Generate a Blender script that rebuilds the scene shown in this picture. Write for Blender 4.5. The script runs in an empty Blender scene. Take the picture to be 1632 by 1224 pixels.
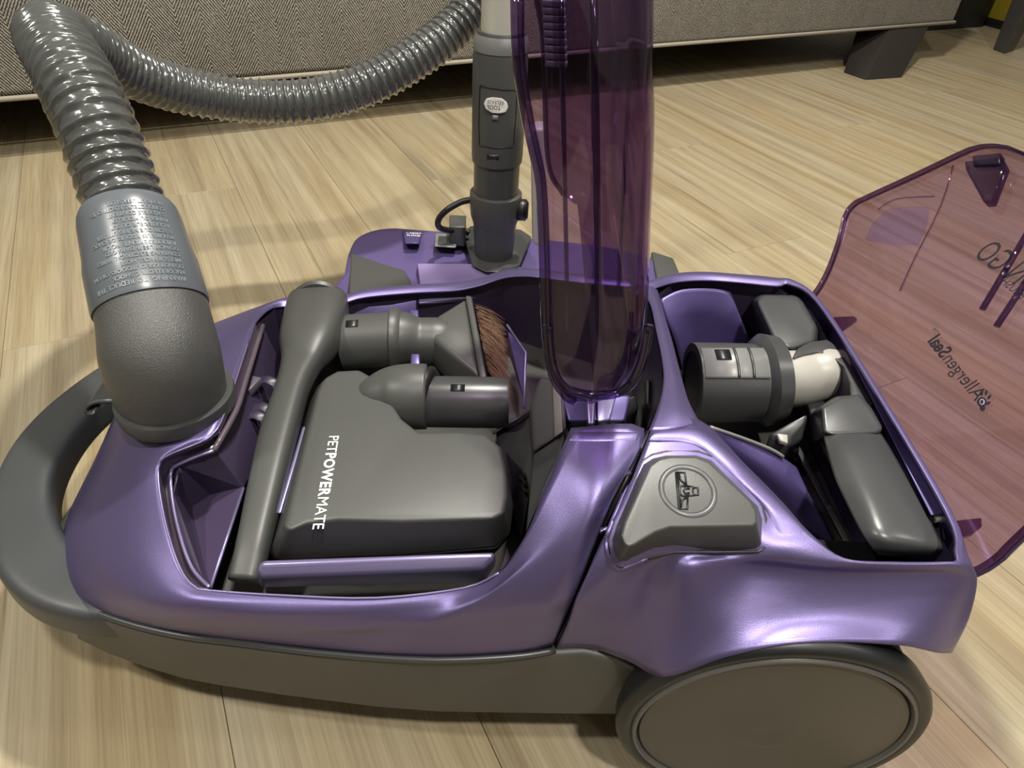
import bpy, bmesh, math, random
from mathutils import Vector, Matrix
random.seed(7)
SC = bpy.context.scene
COL = SC.collection

# ------------------------------------------------------------------ camera, world, lights, exposure
F = 1088.0; PITCH = math.radians(39); ROLL = math.radians(3.5); H = 0.53
cr, sr = math.cos(ROLL), math.sin(ROLL)
R0 = Matrix(((1, 0, 0), (0, -math.sin(PITCH), -math.cos(PITCH)), (0, math.cos(PITCH), -math.sin(PITCH))))
M = Matrix(((cr, -sr, 0), (sr, cr, 0), (0, 0, 1))) @ R0          # world -> right, down, forward
MT = M.transposed()
cam_d = bpy.data.cameras.new('camera'); cam = bpy.data.objects.new('camera', cam_d); COL.objects.link(cam)
cam_d.sensor_width = 36; cam_d.lens = F / 1632 * 36; cam_d.clip_start = 0.01; cam_d.clip_end = 60
rot = Matrix((M[0], -M[1], -M[2])).transposed()
cam.matrix_world = Matrix.Translation((0, 0, H)) @ rot.to_4x4()
SC.camera = cam
w = bpy.data.worlds.new('room_light'); SC.world = w; w.use_nodes = True
w.node_tree.nodes['Background'].inputs[0].default_value = (1.0, 0.97, 0.92, 1)
w.node_tree.nodes['Background'].inputs[1].default_value = 0.15
def lamp(name, loc, power, size, target=(0, .5, 0), col=(1, .96, .88)):
    l = bpy.data.lights.new(name, 'AREA'); l.shape = 'DISK'; l.size = size; l.energy = power; l.color = col
    o = bpy.data.objects.new(name, l); COL.objects.link(o); o.location = loc
    o.rotation_euler = (Vector(target) - Vector(loc)).to_track_quat('-Z', 'Y').to_euler()
    return o
lamp('ceiling_lamp', (0.32, 1.18, 2.56), 80, .14, (.2, .6, 0))
lamp('ceiling_lamp', (0.45, -0.50, 2.56), 50, .16)
lamp('ceiling_lamp', (-1.5, -0.1, 2.56), 34, .2)
lamp('ceiling_lamp', (2.4, 0.2, 2.56), 22, .2)
lamp('ceiling_lamp', (1.4, -2.2, 2.56), 9, .2)
vs = SC.view_settings
vs.view_transform = 'Standard'; vs.look = 'None'; vs.exposure = 0.0; vs.gamma = 1; vs.use_curve_mapping = False

# ------------------------------------------------------------------ geometry helpers
def ray(px, py): return MT @ Vector(((px - 816) / F, (py - 612) / F, 1))
EYE = Vector((0, 0, H))
def U(px, py, z):
    d = ray(px, py); return EYE + d * ((z - H) / d.z)
def UY(px, py, Y):
    d = ray(px, py); return EYE + d * (Y / d.y)
def UT(px, py, t): return EYE + ray(px, py) * t
def UP(px, py, p0, n):
    d = ray(px, py); return EYE + d * ((p0 - EYE).dot(n) / d.dot(n))
def depth(P): return (M @ (Vector(P) - EYE)).z
def PW(l):
    """points: (px, py, z) or ('w', X, Y, Z)"""
    return [Vector(p[1:]) if p[0] == 'w' else U(*p) for p in l]

def cr_pt(p0, p1, p2, p3, t):
    return 0.5 * ((2 * p1) + (p2 - p0) * t + (2 * p0 - 5 * p1 + 4 * p2 - p3) * t * t + (3 * p1 - p0 - 3 * p2 + p3) * t ** 3)
def smooth(pts, k=4, closed=False):
    n = len(pts); out = []
    for i in range(n if closed else n - 1):
        g = (lambda j: pts[j % n]) if closed else (lambda j: pts[max(0, min(n - 1, j))])
        for s in range(k): out.append(cr_pt(g(i - 1), g(i), g(i + 1), g(i + 2), s / k))
    if not closed: out.append(pts[-1])
    return out

def mesh(name, verts, faces, mat, parent=None, sm=True, label=None):
    me = bpy.data.meshes.new(name); me.from_pydata([tuple(v) for v in verts], [], faces); me.validate(); me.update()
    bm = bmesh.new(); bm.from_mesh(me); bmesh.ops.remove_doubles(bm, verts=bm.verts, dist=1e-6)
    bmesh.ops.recalc_face_normals(bm, faces=bm.faces); bm.to_mesh(me); bm.free()
    if sm: me.polygons.foreach_set('use_smooth', [True] * len(me.polygons))
    o = bpy.data.objects.new(name, me); COL.objects.link(o); me.materials.append(mat)
    if parent: put(o, parent)
    if label: o['label'] = label
    return o
ROOT = {}
def wm(o):
    return ROOT.get(o.name, Matrix.Identity(4))
def put(o, parent):
    o.parent = parent; o.matrix_parent_inverse = wm(parent).inverted()
def thing(name, label, cat, loc, group=None):
    o = bpy.data.objects.new(name, None); COL.objects.link(o); o.location = loc; o.empty_display_size = .02
    o['label'] = label; o['category'] = cat
    if group: o['group'] = group
    ROOT[o.name] = Matrix.Translation(loc)
    return o
def bevel(o, w, seg=3, ang=30):
    m = o.modifiers.new('bevel', 'BEVEL'); m.width = w; m.segments = seg; m.limit_method = 'ANGLE'; m.angle_limit = math.radians(ang)
    m.harden_normals = False; return o
def solid(o, t, off=-1):
    m = o.modifiers.new('solid', 'SOLIDIFY'); m.thickness = t; m.offset = off; return o
def subsurf(o, n=2):
    m = o.modifiers.new('sub', 'SUBSURF'); m.levels = n; m.render_levels = n; return o

def grid(name, cols, mat, parent=None, ku=4, kv=3, closed=False, thick=None, label=None, raw=False):
    cols = [c if raw else PW(c) for c in cols]
    cols = [smooth(c, kv) for c in cols]
    m = len(cols[0])
    rows = [smooth([c[j] for c in cols], ku, closed) for j in range(m)]
    n = len(rows[0]); v = [p for r in rows for p in r]; f = []
    for j in range(m - 1):
        for i in range(n if closed else n - 1):
            a = j * n + i; b = j * n + (i + 1) % n
            f.append((a, b, b + n, a + n))
    o = mesh(name, v, f, mat, parent, label=label)
    if thick: solid(o, thick)
    return o
def frustum(name, top, bot, mat, parent=None, bev=.004, seg=3, label=None, raw=False, sm=True):
    """closed solid between two outlines with the same number of points"""
    t = top if raw else PW(top); b = bot if raw else PW(bot); n = len(t)
    f = [tuple(range(n)), tuple(range(2 * n - 1, n - 1, -1))]
    for i in range(n): j = (i + 1) % n; f.append((i, j, j + n, i + n))
    o = mesh(name, t + b, f, mat, parent, sm=sm, label=label)
    if bev: bevel(o, bev, seg)
    return o
def prism(name, outline, dz, mat, parent=None, bev=.003, grow=0, seg=3, label=None, raw=False, k=0):
    t = outline if raw else PW(outline)
    if k: t = smooth(t, k, True)
    c = sum(t, Vector()) / len(t)
    b = [p + Vector((0, 0, -dz)) + (p - c) * grow for p in t]
    return frustum(name, t, b, mat, parent, bev, seg, label, raw=True)
def box(name, c, s, mat, parent=None, bev=.002, rz=0, rx=0, ry=0, label=None):
    m = Matrix.Rotation(rz, 3, 'Z') @ Matrix.Rotation(ry, 3, 'Y') @ Matrix.Rotation(rx, 3, 'X')
    v = [Vector(c) + m @ Vector((a * s[0] / 2, b * s[1] / 2, d * s[2] / 2)) for a in (-1, 1) for b in (-1, 1) for d in (-1, 1)]
    f = [(0, 1, 3, 2), (4, 6, 7, 5), (0, 4, 5, 1), (2, 3, 7, 6), (0, 2, 6, 4), (1, 5, 7, 3)]
    o = mesh(name, v, f, mat, parent, label=label)
    if bev: bevel(o, bev, 2)
    return o
def frames(path):
    T = []
    n = len(path)
    for i in range(n):
        d = path[min(n - 1, i + 1)] - path[max(0, i - 1)]
        T.append(d.normalized() if d.length > 1e-9 else (T[-1] if T else Vector((0, 0, 1))))
    up = Vector((0, 0, 1)) if abs(T[0].z) < .9 else Vector((1, 0, 0))
    N = [(up - T[0] * up.dot(T[0])).normalized()]
    for i in range(1, n):
        v = N[-1] - T[i] * N[-1].dot(T[i]); N.append(v.normalized())
    return T, N, [T[i].cross(N[i]) for i in range(n)]
def sweep(name, path, rad, mat, parent=None, n=40, cap=(True, True), sq=1.0, label=None, thick=None, supern=None):
    """rad: list of r or (r_normal, r_binormal)"""
    T, N, B = frames(path); v = []; f = []
    for i, p in enumerate(path):
        r = rad[i] if isinstance(rad[i], tuple) else (rad[i], rad[i])
        for k in range(n):
            a = 2 * math.pi * k / n; c, s = math.cos(a), math.sin(a)
            if supern:
                c = math.copysign(abs(c) ** (2 / supern), c); s = math.copysign(abs(s) ** (2 / supern), s)
            v.append(p + N[i] * (r[0] * c) + B[i] * (r[1] * s))
    for i in range(len(path) - 1):
        for k in range(n):
            a = i * n + k; b = i * n + (k + 1) % n; f.append((a, b, b + n, a + n))
    if cap[0]: f.append(tuple(range(n)))
    if cap[1]: f.append(tuple(range(len(path) * n - 1, (len(path) - 1) * n - 1, -1)))
    o = mesh(name, v, f, mat, parent, label=label)
    if thick: solid(o, thick)
    return o
def lathe(name, p0, p1, prof, mat, parent=None, n=48, cap=(True, True), label=None, thick=None):
    """prof: list of (s along p0->p1 in 0..1, r)"""
    return sweep(name, [p0.lerp(p1, s) for s, r in prof], [r for s, r in prof], mat, parent, n, cap, label=label, thick=thick) if all(
        prof[i][0] != prof[i + 1][0] for i in range(len(prof) - 1)) else _lathe(name, p0, p1, prof, mat, parent, n, cap, label, thick)
def _lathe(name, p0, p1, prof, mat, parent, n, cap, label, thick):
    T = (p1 - p0).normalized(); up = Vector((0, 0, 1)) if abs(T.z) < .9 else Vector((1, 0, 0))
    N = (up - T * up.dot(T)).normalized(); B = T.cross(N); v = []; f = []
    for s, r in prof:
        c = p0.lerp(p1, s)
        for k in range(n):
            a = 2 * math.pi * k / n; v.append(c + N * (r * math.cos(a)) + B * (r * math.sin(a)))
    for i in range(len(prof) - 1):
        for k in range(n):
            a = i * n + k; b = i * n + (k + 1) % n; f.append((a, b, b + n, a + n))
    if cap[0]: f.append(tuple(range(n)))
    if cap[1]: f.append(tuple(range(len(prof) * n - 1, (len(prof) - 1) * n - 1, -1)))
    o = mesh(name, v, f, mat, parent, label=label)
    m = o.modifiers.new('edge', 'EDGE_SPLIT'); m.split_angle = math.radians(50)
    if thick: solid(o, thick)
    return o
def wire(name, pts, r, mat, parent=None, n=8, closed=False, k=1, label=None):
    if k > 1: pts = smooth(pts, k, closed)
    if closed: pts = pts + [pts[0]]
    return sweep(name, pts, [r] * len(pts), mat, parent, n, (not closed, not closed), label=label)
def text(name, parts, mat, parent, fn, depth_=0.0, label=None, fit=None):
    """parts: list of (string, x or None (= follow on), y, size, bold, space); fit: total width; fn maps (x, y, h) to world"""
    V = []; Fc = []; cur = 0
    for s, x, y, size, bold, sp in parts:
        cu = bpy.data.curves.new('t', 'FONT'); cu.body = s; cu.size = size; cu.space_character = sp; cu.offset = bold
        cu.extrude = depth_; cu.resolution_u = 3
        ob = bpy.data.objects.new('t', cu); COL.objects.link(ob)
        bpy.context.view_layer.update()
        me = bpy.data.meshes.new_from_object(ob.evaluated_get(bpy.context.evaluated_depsgraph_get()))
        b = len(V); lo_ = min(v.co.x for v in me.vertices)
        if x is None: x = cur - lo_ + size * .09
        V += [(v.co.x + x, v.co.y + y, v.co.z) for v in me.vertices]
        cur = max(v[0] for v in V)
        Fc += [tuple(b + i for i in p.vertices) for p in me.polygons]
        bpy.data.objects.remove(ob); bpy.data.curves.remove(cu); bpy.data.meshes.remove(me)
    k = fit / (max(v[0] for v in V) - min(v[0] for v in V)) if fit else 1
    V = [tuple(fn(v[0] * k, v[1], v[2])) for v in V]
    me = bpy.data.meshes.new(name); me.from_pydata(V, [], Fc)
    o = bpy.data.objects.new(name, me); COL.objects.link(o); me.materials.append(mat); put(o, parent)
    if label: o['label'] = label
    return o

# ------------------------------------------------------------------ materials
def mat(name, col, rough=.5, metal=0, bump=0, bscale=400, coat=0, spec=.5, coatr=.1, sheen=0, mott=0):
    m = bpy.data.materials.new(name); m.use_nodes = True; nt = m.node_tree; b = nt.nodes['Principled BSDF']
    b.inputs['Base Color'].default_value = (*col, 1); b.inputs['Roughness'].default_value = rough
    b.inputs['Metallic'].default_value = metal; b.inputs['Coat Weight'].default_value = coat; b.inputs['Coat Roughness'].default_value = coatr
    b.inputs['Specular IOR Level'].default_value = spec
    if bump or mott:
        tc = nt.nodes.new('ShaderNodeTexCoord'); no = nt.nodes.new('ShaderNodeTexNoise')
        no.inputs['Scale'].default_value = bscale; no.inputs['Detail'].default_value = 3
        nt.links.new(tc.outputs['Object'], no.inputs['Vector'])
        if bump:
            bp = nt.nodes.new('ShaderNodeBump'); bp.inputs['Strength'].default_value = bump; bp.inputs['Distance'].default_value = .001
            nt.links.new(no.outputs['Fac'], bp.inputs['Height']); nt.links.new(bp.outputs['Normal'], b.inputs['Normal'])
        if mott:
            mx = nt.nodes.new('ShaderNodeMix'); mx.data_type = 'RGBA'
            mx.inputs[6].default_value = (*[c * (1 - mott) for c in col], 1); mx.inputs[7].default_value = (*[min(1, c * (1 + mott)) for c in col], 1)
            nt.links.new(no.outputs['Fac'], mx.inputs[0]); nt.links.new(mx.outputs[2], b.inputs['Base Color'])
    return m
def tinted(name, col, ior=1.35, rough=.04):
    m = bpy.data.materials.new(name); m.use_nodes = True; nt = m.node_tree; nt.nodes.clear()
    o = nt.nodes.new('ShaderNodeOutputMaterial'); tr = nt.nodes.new('ShaderNodeBsdfTransparent'); gl = nt.nodes.new('ShaderNodeBsdfGlossy')
    fr = nt.nodes.new('ShaderNodeMath'); mx = nt.nodes.new('ShaderNodeMixShader')      # Schlick reflection of a thin sheet
    lw = nt.nodes.new('ShaderNodeLayerWeight'); lw.inputs[0].default_value = .5; pw = nt.nodes.new('ShaderNodeMath'); pw.operation = 'POWER'
    nt.links.new(lw.outputs['Facing'], pw.inputs[0]); pw.inputs[1].default_value = 4.5
    r0 = ((ior - 1) / (ior + 1)) ** 2; fr.operation = 'MULTIPLY_ADD'; nt.links.new(pw.outputs[0], fr.inputs[0])
    fr.inputs[1].default_value = .75; fr.inputs[2].default_value = r0
    tr.inputs[0].default_value = (*col, 1); gl.inputs['Roughness'].default_value = rough; gl.inputs[0].default_value = (.9, .85, 1, 1)
    nt.links.new(fr.outputs[0], mx.inputs[0]); nt.links.new(tr.outputs[0], mx.inputs[1]); nt.links.new(gl.outputs[0], mx.inputs[2])
    nt.links.new(mx.outputs[0], o.inputs[0]); return m
PURPLE = mat('purple_metallic_paint', (.152, .126, .275), .38, .75, .12, 1800, mott=.10)
LAV = mat('lavender_plastic', (.24, .21, .38), .33, .6)
DPURP = mat('dark_purple_plastic', (.030, .022, .046), .38, 0, .1, 900)
MPURP = mat('mid_purple_plastic', (.085, .065, .19), .35, .4)
BLACK = mat('black_plastic', (.008, .008, .009), .4)
GREY = mat('charcoal_plastic', (.054, .056, .053), .42, 0, .08, 1500)
GREYD = mat('dark_grey_plastic', (.045, .047, .047), .33)
BUMPER = mat('bumper_rubber_plastic', (.062, .060, .054), .48, 0, .06, 1200)
HANDLE = mat('grey_handle_plastic', (.040, .043, .046), .42, 0, .06, 1200)
CUFF = mat('blue_grey_plastic', (.095, .108, .122), .3)
ELB = mat('grained_grey_plastic', (.085, .086, .084), .36, .25, .55, 1400)
HOSE = mat('ribbed_hose_plastic', (.062, .066, .064), .2, 0, .25, 160, coat=.7)
LGREY = mat('light_grey_plastic', (.36, .35, .31), .4)
SILVER = mat('brushed_aluminium', (.72, .72, .65), .38, .55, .1, 900)
WHITE = mat('white_plastic', (.75, .75, .70), .35)
PRINTW = mat('white_print', (.85, .85, .83), .5)
PRINTK = mat('black_print', (.012, .01, .018), .5)
TYRE = mat('black_tyre_rubber', (.008, .009, .010), .42)
HUB = mat('hub_cap_plastic', (.055, .050, .042), .42, 0, .05, 700)
CLEAR = tinted('clear_purple_plastic', (.61, .51, .66), 1.5)
CLEARR = tinted('smoky_violet_plastic', (.68, .56, .69), 1.5)
BRISTLE = mat('brown_bristle', (.17, .085, .045), .5, mott=.85, bscale=700)

# floor wood
def wood():
    m = bpy.data.materials.new('oak_plank'); m.use_nodes = True; nt = m.node_tree; b = nt.nodes['Principled BSDF']; L = nt.links.new
    tc = nt.nodes.new('ShaderNodeTexCoord'); oi = nt.nodes.new('ShaderNodeObjectInfo')
    off = nt.nodes.new('ShaderNodeVectorMath'); off.operation = 'SCALE'; 
    cmb = nt.nodes.new('ShaderNodeCombineXYZ')
    L(oi.outputs['Random'], cmb.inputs[0]); L(oi.outputs['Random'], cmb.inputs[1]); L(cmb.outputs[0], off.inputs[0]); off.inputs['Scale'].default_value = 37
    add = nt.nodes.new('ShaderNodeVectorMath'); add.operation = 'ADD'; L(tc.outputs['Object'], add.inputs[0]); L(off.outputs[0], add.inputs[1])
    def noise(sx, sy, det, dist=0):
        mp = nt.nodes.new('ShaderNodeMapping'); mp.inputs['Scale'].default_value = (sx, sy, 1)
        L(add.outputs[0], mp.inputs[0]); n = nt.nodes.new('ShaderNodeTexNoise'); n.inputs['Scale'].default_value = 1
        n.inputs['Detail'].default_value = det; n.inputs['Distortion'].default_value = dist; L(mp.outputs[0], n.inputs['Vector']); return n
    n1 = noise(1.3, 46, 6, .35); n2 = noise(8, 420, 3); n3 = noise(1.1, 9, 2); n4 = noise(2.2, 60, 5, .6)
    rp = nt.nodes.new('ShaderNodeValToRGB'); L(n1.outputs['Fac'], rp.inputs[0])
    e = rp.color_ramp.elements; e[0].position = .30; e[0].color = (.225, .182, .118, 1); e[1].position = .66; e[1].color = (.345, .300, .205, 1)
    x = e.new(.48); x.color = (.290, .243, .160, 1)
    r2 = nt.nodes.new('ShaderNodeValToRGB'); L(n2.outputs['Fac'], r2.inputs[0]); e = r2.color_ramp.elements
    e[0].position = .32; e[0].color = (.80, .78, .74, 1); e[1].position = .58; e[1].color = (1.04, 1.04, 1.04, 1)
    mu = nt.nodes.new('ShaderNodeMix'); mu.data_type = 'RGBA'; mu.blend_type = 'MULTIPLY'; mu.inputs[0].default_value = .8
    L(rp.outputs[0], mu.inputs[6]); L(r2.outputs[0], mu.inputs[7])
    r4 = nt.nodes.new('ShaderNodeValToRGB'); L(n4.outputs['Fac'], r4.inputs[0]); e = r4.color_ramp.elements
    e[0].position = .27; e[0].color = (.60, .53, .43, 1); e[1].position = .36; e[1].color = (1, 1, 1, 1)
    m4 = nt.nodes.new('ShaderNodeMix'); m4.data_type = 'RGBA'; m4.blend_type = 'MULTIPLY'; m4.inputs[0].default_value = .75
    L(mu.outputs[2], m4.inputs[6]); L(r4.outputs[0], m4.inputs[7])
    r3 = nt.nodes.new('ShaderNodeValToRGB'); L(n3.outputs['Fac'], r3.inputs[0]); e = r3.color_ramp.elements
    e[0].position = .3; e[0].color = (.92, .86, .74, 1); e[1].position = .7; e[1].color = (1.0, 1.02, 1.06, 1)
    m3 = nt.nodes.new('ShaderNodeMix'); m3.data_type = 'RGBA'; m3.blend_type = 'MULTIPLY'; m3.inputs[0].default_value = 1
    L(m4.outputs[2], m3.inputs[6]); L(r3.outputs[0], m3.inputs[7]); L(m3.outputs[2], b.inputs['Base Color'])
    b.inputs['Roughness'].default_value = .42; b.inputs['Specular IOR Level'].default_value = .4
    bp = nt.nodes.new('ShaderNodeBump'); bp.inputs['Strength'].default_value = .12; bp.inputs['Distance'].default_value = .0006
    L(n2.outputs['Fac'], bp.inputs['Height']); L(bp.outputs[0], b.inputs['Normal'])
    return m
def tweed():
    m = bpy.data.materials.new('grey_herringbone_tweed'); m.use_nodes = True; nt = m.node_tree; b = nt.nodes['Principled BSDF']; L = nt.links.new
    tc = nt.nodes.new('ShaderNodeTexCoord'); sp = nt.nodes.new('ShaderNodeSeparateXYZ'); L(tc.outputs['Object'], sp.inputs[0])
    def mth(op, a, bb=None, c=None):
        n = nt.nodes.new('ShaderNodeMath'); n.operation = op
        for i, v in enumerate((a, bb, c)):
            if v is None: continue
            if isinstance(v, (int, float)): n.inputs[i].default_value = v
            else: L(v, n.inputs[i])
        return n.outputs[0]
    # zigzag across local x, yarns climbing local z
    zz = mth('PINGPONG', sp.outputs[0], .045)
    ph = mth('ADD', mth('MULTIPLY', zz, 1.5), mth('ADD', sp.outputs[2], mth('MULTIPLY', sp.outputs[1], .6)))
    s1 = mth('SINE', mth('MULTIPLY', ph, 2 * math.pi / .0078))
    s2 = mth('SINE', mth('MULTIPLY', sp.outputs[0], 2 * math.pi / .0034))
    no = nt.nodes.new('ShaderNodeTexNoise'); no.inputs['Scale'].default_value = 420; no.inputs['Detail'].default_value = 2; L(tc.outputs['Object'], no.inputs['Vector'])
    nb = nt.nodes.new('ShaderNodeTexNoise'); nb.inputs['Scale'].default_value = 14; L(tc.outputs['Object'], nb.inputs['Vector'])
    v = mth('ADD', mth('ADD', mth('MULTIPLY', s1, .30), mth('MULTIPLY', s2, .10)), mth('ADD', mth('MULTIPLY', no.outputs['Fac'], .9), mth('MULTIPLY', nb.outputs['Fac'], .15)))
    rp = nt.nodes.new('ShaderNodeValToRGB'); L(v, rp.inputs[0]); e = rp.color_ramp.elements
    e[0].position = .38; e[0].color = (.035, .031, .026, 1); e[1].position = .74; e[1].color = (.34, .315, .27, 1)
    L(rp.outputs[0], b.inputs['Base Color']); b.inputs['Roughness'].default_value = .9
    bp = nt.nodes.new('ShaderNodeBump'); bp.inputs['Strength'].default_value = .7; bp.inputs['Distance'].default_value = .0015
    L(v, bp.inputs['Height']); L(bp.outputs[0], b.inputs['Normal']); return m
WOOD = wood(); TWEED = tweed()
DWOOD = mat('dark_stained_wood', (.018, .015, .013), .4, 0, .1, 300)
PIPING = mat('tweed_piping', (.30, .27, .22), .9, 0, .8, 700, mott=.4)

# ------------------------------------------------------------------ floor
A = Vector((-.4848, .8746, 0)); Bx = Vector((.8746, .4848, 0))      # along the planks / across them
floor = box('floor', (1.4, .9, -.02), (14, 14, .02), mat('floor_gap', (.03, .022, .014), .8), None, 0); floor['kind'] = 'structure'
PWID = .172; PLEN = 1.32
def plank_mesh():
    bm = bmesh.new(); bmesh.ops.create_cube(bm, size=1)
    for v in bm.verts: v.co = Vector((v.co.x * (PLEN - .0005), v.co.y * (PWID - .0005), v.co.z * .01 - .005))
    bmesh.ops.bevel(bm, geom=[e for e in bm.edges if all(v.co.z > -.001 for v in e.verts)], offset=.0003, segments=1, affect='EDGES')
    me = bpy.data.meshes.new('plank'); bm.to_mesh(me); bm.free(); me.materials.append(WOOD); return me
pm = plank_mesh(); ang = math.atan2(A.y, A.x)
for r in range(-5, 26):
    b0 = -.2335 + r * PWID
    a_off = .882 if r == 0 else .882 + (r * .43 + random.uniform(-.1, .1)) % PLEN
    for q in range(-3, 5):
        a0 = a_off + q * PLEN
        c = A * (a0 + PLEN / 2) + Bx * (b0 + PWID / 2)
        if not (-1.9 < c.x < 3.4 and -.5 < c.y < 5.4): continue
        o = bpy.data.objects.new('plank', pm); COL.objects.link(o); o.location = c; o.rotation_euler = (0, 0, ang)
        o.parent = floor

# ------------------------------------------------------------------ wall behind the sofa
def WQ(u, d, z): return Vector((-.953, 1.244, 0)) + Bx * u + A * d + Vector((0, 0, z))
WALLM = mat('matt_wall_paint', (.42, .40, .36), .8)
CEILM = mat('white_ceiling_paint', (.72, .71, .68), .85)
for nm, u0, u1, d0, d1, h0, h1, m_ in (('wall_back', -2.6, 4.6, 1.25, 1.33, 0, 2.6, WALLM), ('wall_right', 4.6, 4.68, -4.2, 1.33, 0, 2.6, WALLM), ('wall_left', -2.68, -2.6, -4.2, 1.33, 0, 2.6, WALLM),
                            ('wall_front', -2.68, 4.68, -4.28, -4.2, 0, 2.6, WALLM), ('ceiling', -2.68, 4.68, -4.28, 1.33, 2.6, 2.68, CEILM)):
    q = [WQ(u0, d0, h0), WQ(u1, d0, h0), WQ(u1, d1, h0), WQ(u0, d1, h0)]
    o = mesh(nm, q + [WQ(u0, d0, h1), WQ(u1, d0, h1), WQ(u1, d1, h1), WQ(u0, d1, h1)], [(0, 1, 2, 3), (4, 5, 6, 7), (0, 1, 5, 4), (1, 2, 6, 5), (2, 3, 7, 6), (3, 0, 4, 7)], m_, None, sm=False); o['kind'] = 'structure'
# ------------------------------------------------------------------ sofa
def S(u, d, z): return Vector((-.953, 1.244, 0)) + Bx * u + A * d + Vector((0, 0, z))   # u along its front, d to the back
sofa = thing('sofa', 'grey tweed herringbone sofa on dark tapered wooden legs behind the vacuum cleaner', 'sofa', S(1, .4, 0))
def sbox(name, u0, u1, d0, d1, z0, z1, m, bev=.02, parent=sofa, label=None):
    # built in its own frame so that the weave follows the sofa
    s = (u1 - u0, d1 - d0, z1 - z0); v = [Vector((a * s[0] / 2, b * s[1] / 2, c * s[2] / 2)) for a in (-1, 1) for b in (-1, 1) for c in (-1, 1)]
    f = [(0, 1, 3, 2), (4, 6, 7, 5), (0, 4, 5, 1), (2, 3, 7, 6), (0, 2, 6, 4), (1, 5, 7, 3)]
    o = mesh(name, v, f, m, None, label=label)
    o.parent = parent; o.matrix_parent_inverse = wm(parent).inverted()
    o.location = S((u0 + u1) / 2, (d0 + d1) / 2, (z0 + z1) / 2); o.rotation_euler = (0, 0, math.atan2(Bx.y, Bx.x))
    bevel(o, bev, 4); return o
UE = 2.655
sbox('base', -1.2, UE, 0, .95, .112, .44, TWEED, .012)
sbox('seat_cushion', -1.1, .75, .02, .8, .44, .60, TWEED, .04)
sbox('seat_cushion', .76, UE - .2, .02, .8, .44, .60, TWEED, .04)
sbox('armrest', UE - .18, UE, -.0, .95, .43, .72, TWEED, .04)
sbox('backrest', -1.2, UE, .78, .98, .44, .9, TWEED, .05)
wire('piping', [S(-1.2, -.002, .112), S(.3, -.004, .110), S(1.4, -.003, .113), S(UE, -.002, .112), S(UE + .002, .95, .112)], .0048, PIPING, sofa, 10)
def sleg(u, d, w=.075, name='leg'):
    t = [S(u - w, d, .115), S(u + w, d, .115), S(u + w, d + 1.6 * w, .115), S(u - w, d + 1.6 * w, .115)]
    b = [S(u - w * .8, d + .01, 0), S(u + w * .35, d + .01, 0), S(u + w * .35, d + 1.1 * w, 0), S(u - w * .8, d + 1.1 * w, 0)]
    return frustum(name, t, b, DWOOD, sofa, .003, raw=True)
frustum('leg', [U(1420, 42, .113), U(1484, 37, .113), U(1484, 37, .113) + A * .12, U(1420, 42, .113) + A * .12], [U(1379, 128, 0), U(1437, 124, 0), U(1437, 124, 0) + A * .085, U(1379, 128, 0) + A * .085], DWOOD, sofa, .003, raw=True)
sleg(UE - .2, .8); sleg(-1.0, .05); sleg(-1.0, .8)

# dark things right of the sofa
cab = thing('side_table', 'black side table cut off by the top edge beside the sofa end', 'table', U(1530, 20, 0))
def poly_up(pts, z0, z1): return [U(x, y, z0) for x, y in pts], z1
b = [U(1470, 50, 0), U(1566, 43, 0)]; b += [b[1] + A * .3, b[0] + A * .3]
frustum('cabinet_body', [p + Vector((0, 0, .45)) for p in b], b, mat('black_lacquer', (.010, .010, .011), .5), cab, .003, raw=True)
frustum('table_top', [p + Vector((0, 0, .475)) for p in b], [p + Vector((0, 0, .452)) for p in b], DWOOD, cab, .003, raw=True)
yb = thing('yellow_box', 'dull yellow cardboard box on the floor behind the chair leg, top right corner', 'box', U(1600, 30, 0))
b = [U(1576, 25, 0.03), U(1607, 36, .03)]; b += [b[1] + A * .2 + Bx * .02, b[0] + A * .2]
frustum('carton', [p + Vector((0, 0, .22)) for p in b], b, mat('yellow_card', (.26, .20, .012), .6), yb, .002, raw=True)
frustum('base_tray', b, [p + Vector((0, 0, -.03)) for p in b], BLACK, yb, .002, raw=True)
ch = thing('chair', 'dark grey wooden chair, only one tapered leg visible at the right edge', 'chair', U(1600, 85, 0))
lb = [U(1582, 79, 0), U(1601, 86, 0), U(1616, 81, 0), U(1597, 74, 0)]
c = sum(lb, Vector()) / 4
def chair_leg(off, nm='leg'):
    bb = [p + off for p in lb]; cc = sum(bb, Vector()) / 4
    tt = [cc + (p - cc) * 1.9 + Vector((.035, .05, .45)) for p in bb]
    return frustum(nm, tt, bb, mat('grey_stained_wood', (.045, .043, .042), .45), ch, .003, raw=True)
for off in (Vector((0, 0, 0)), Bx * .42, -A * .42, Bx * .42 - A * .42): chair_leg(off)
sc_ = c + (Bx - A) * .21 + Vector((.035, .05, .47)); box('seat', sc_, (.5, .5, .04), mat('chair_seat_wood', (.05, .047, .045), .5), ch, .01, rz=math.atan2(Bx.y, Bx.x))

# ------------------------------------------------------------------ canister vacuum
vac = thing('canister_vacuum', 'purple and charcoal canister vacuum cleaner lying open with its tool lids raised', 'vacuum cleaner', (-.02, .4, 0))
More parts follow.
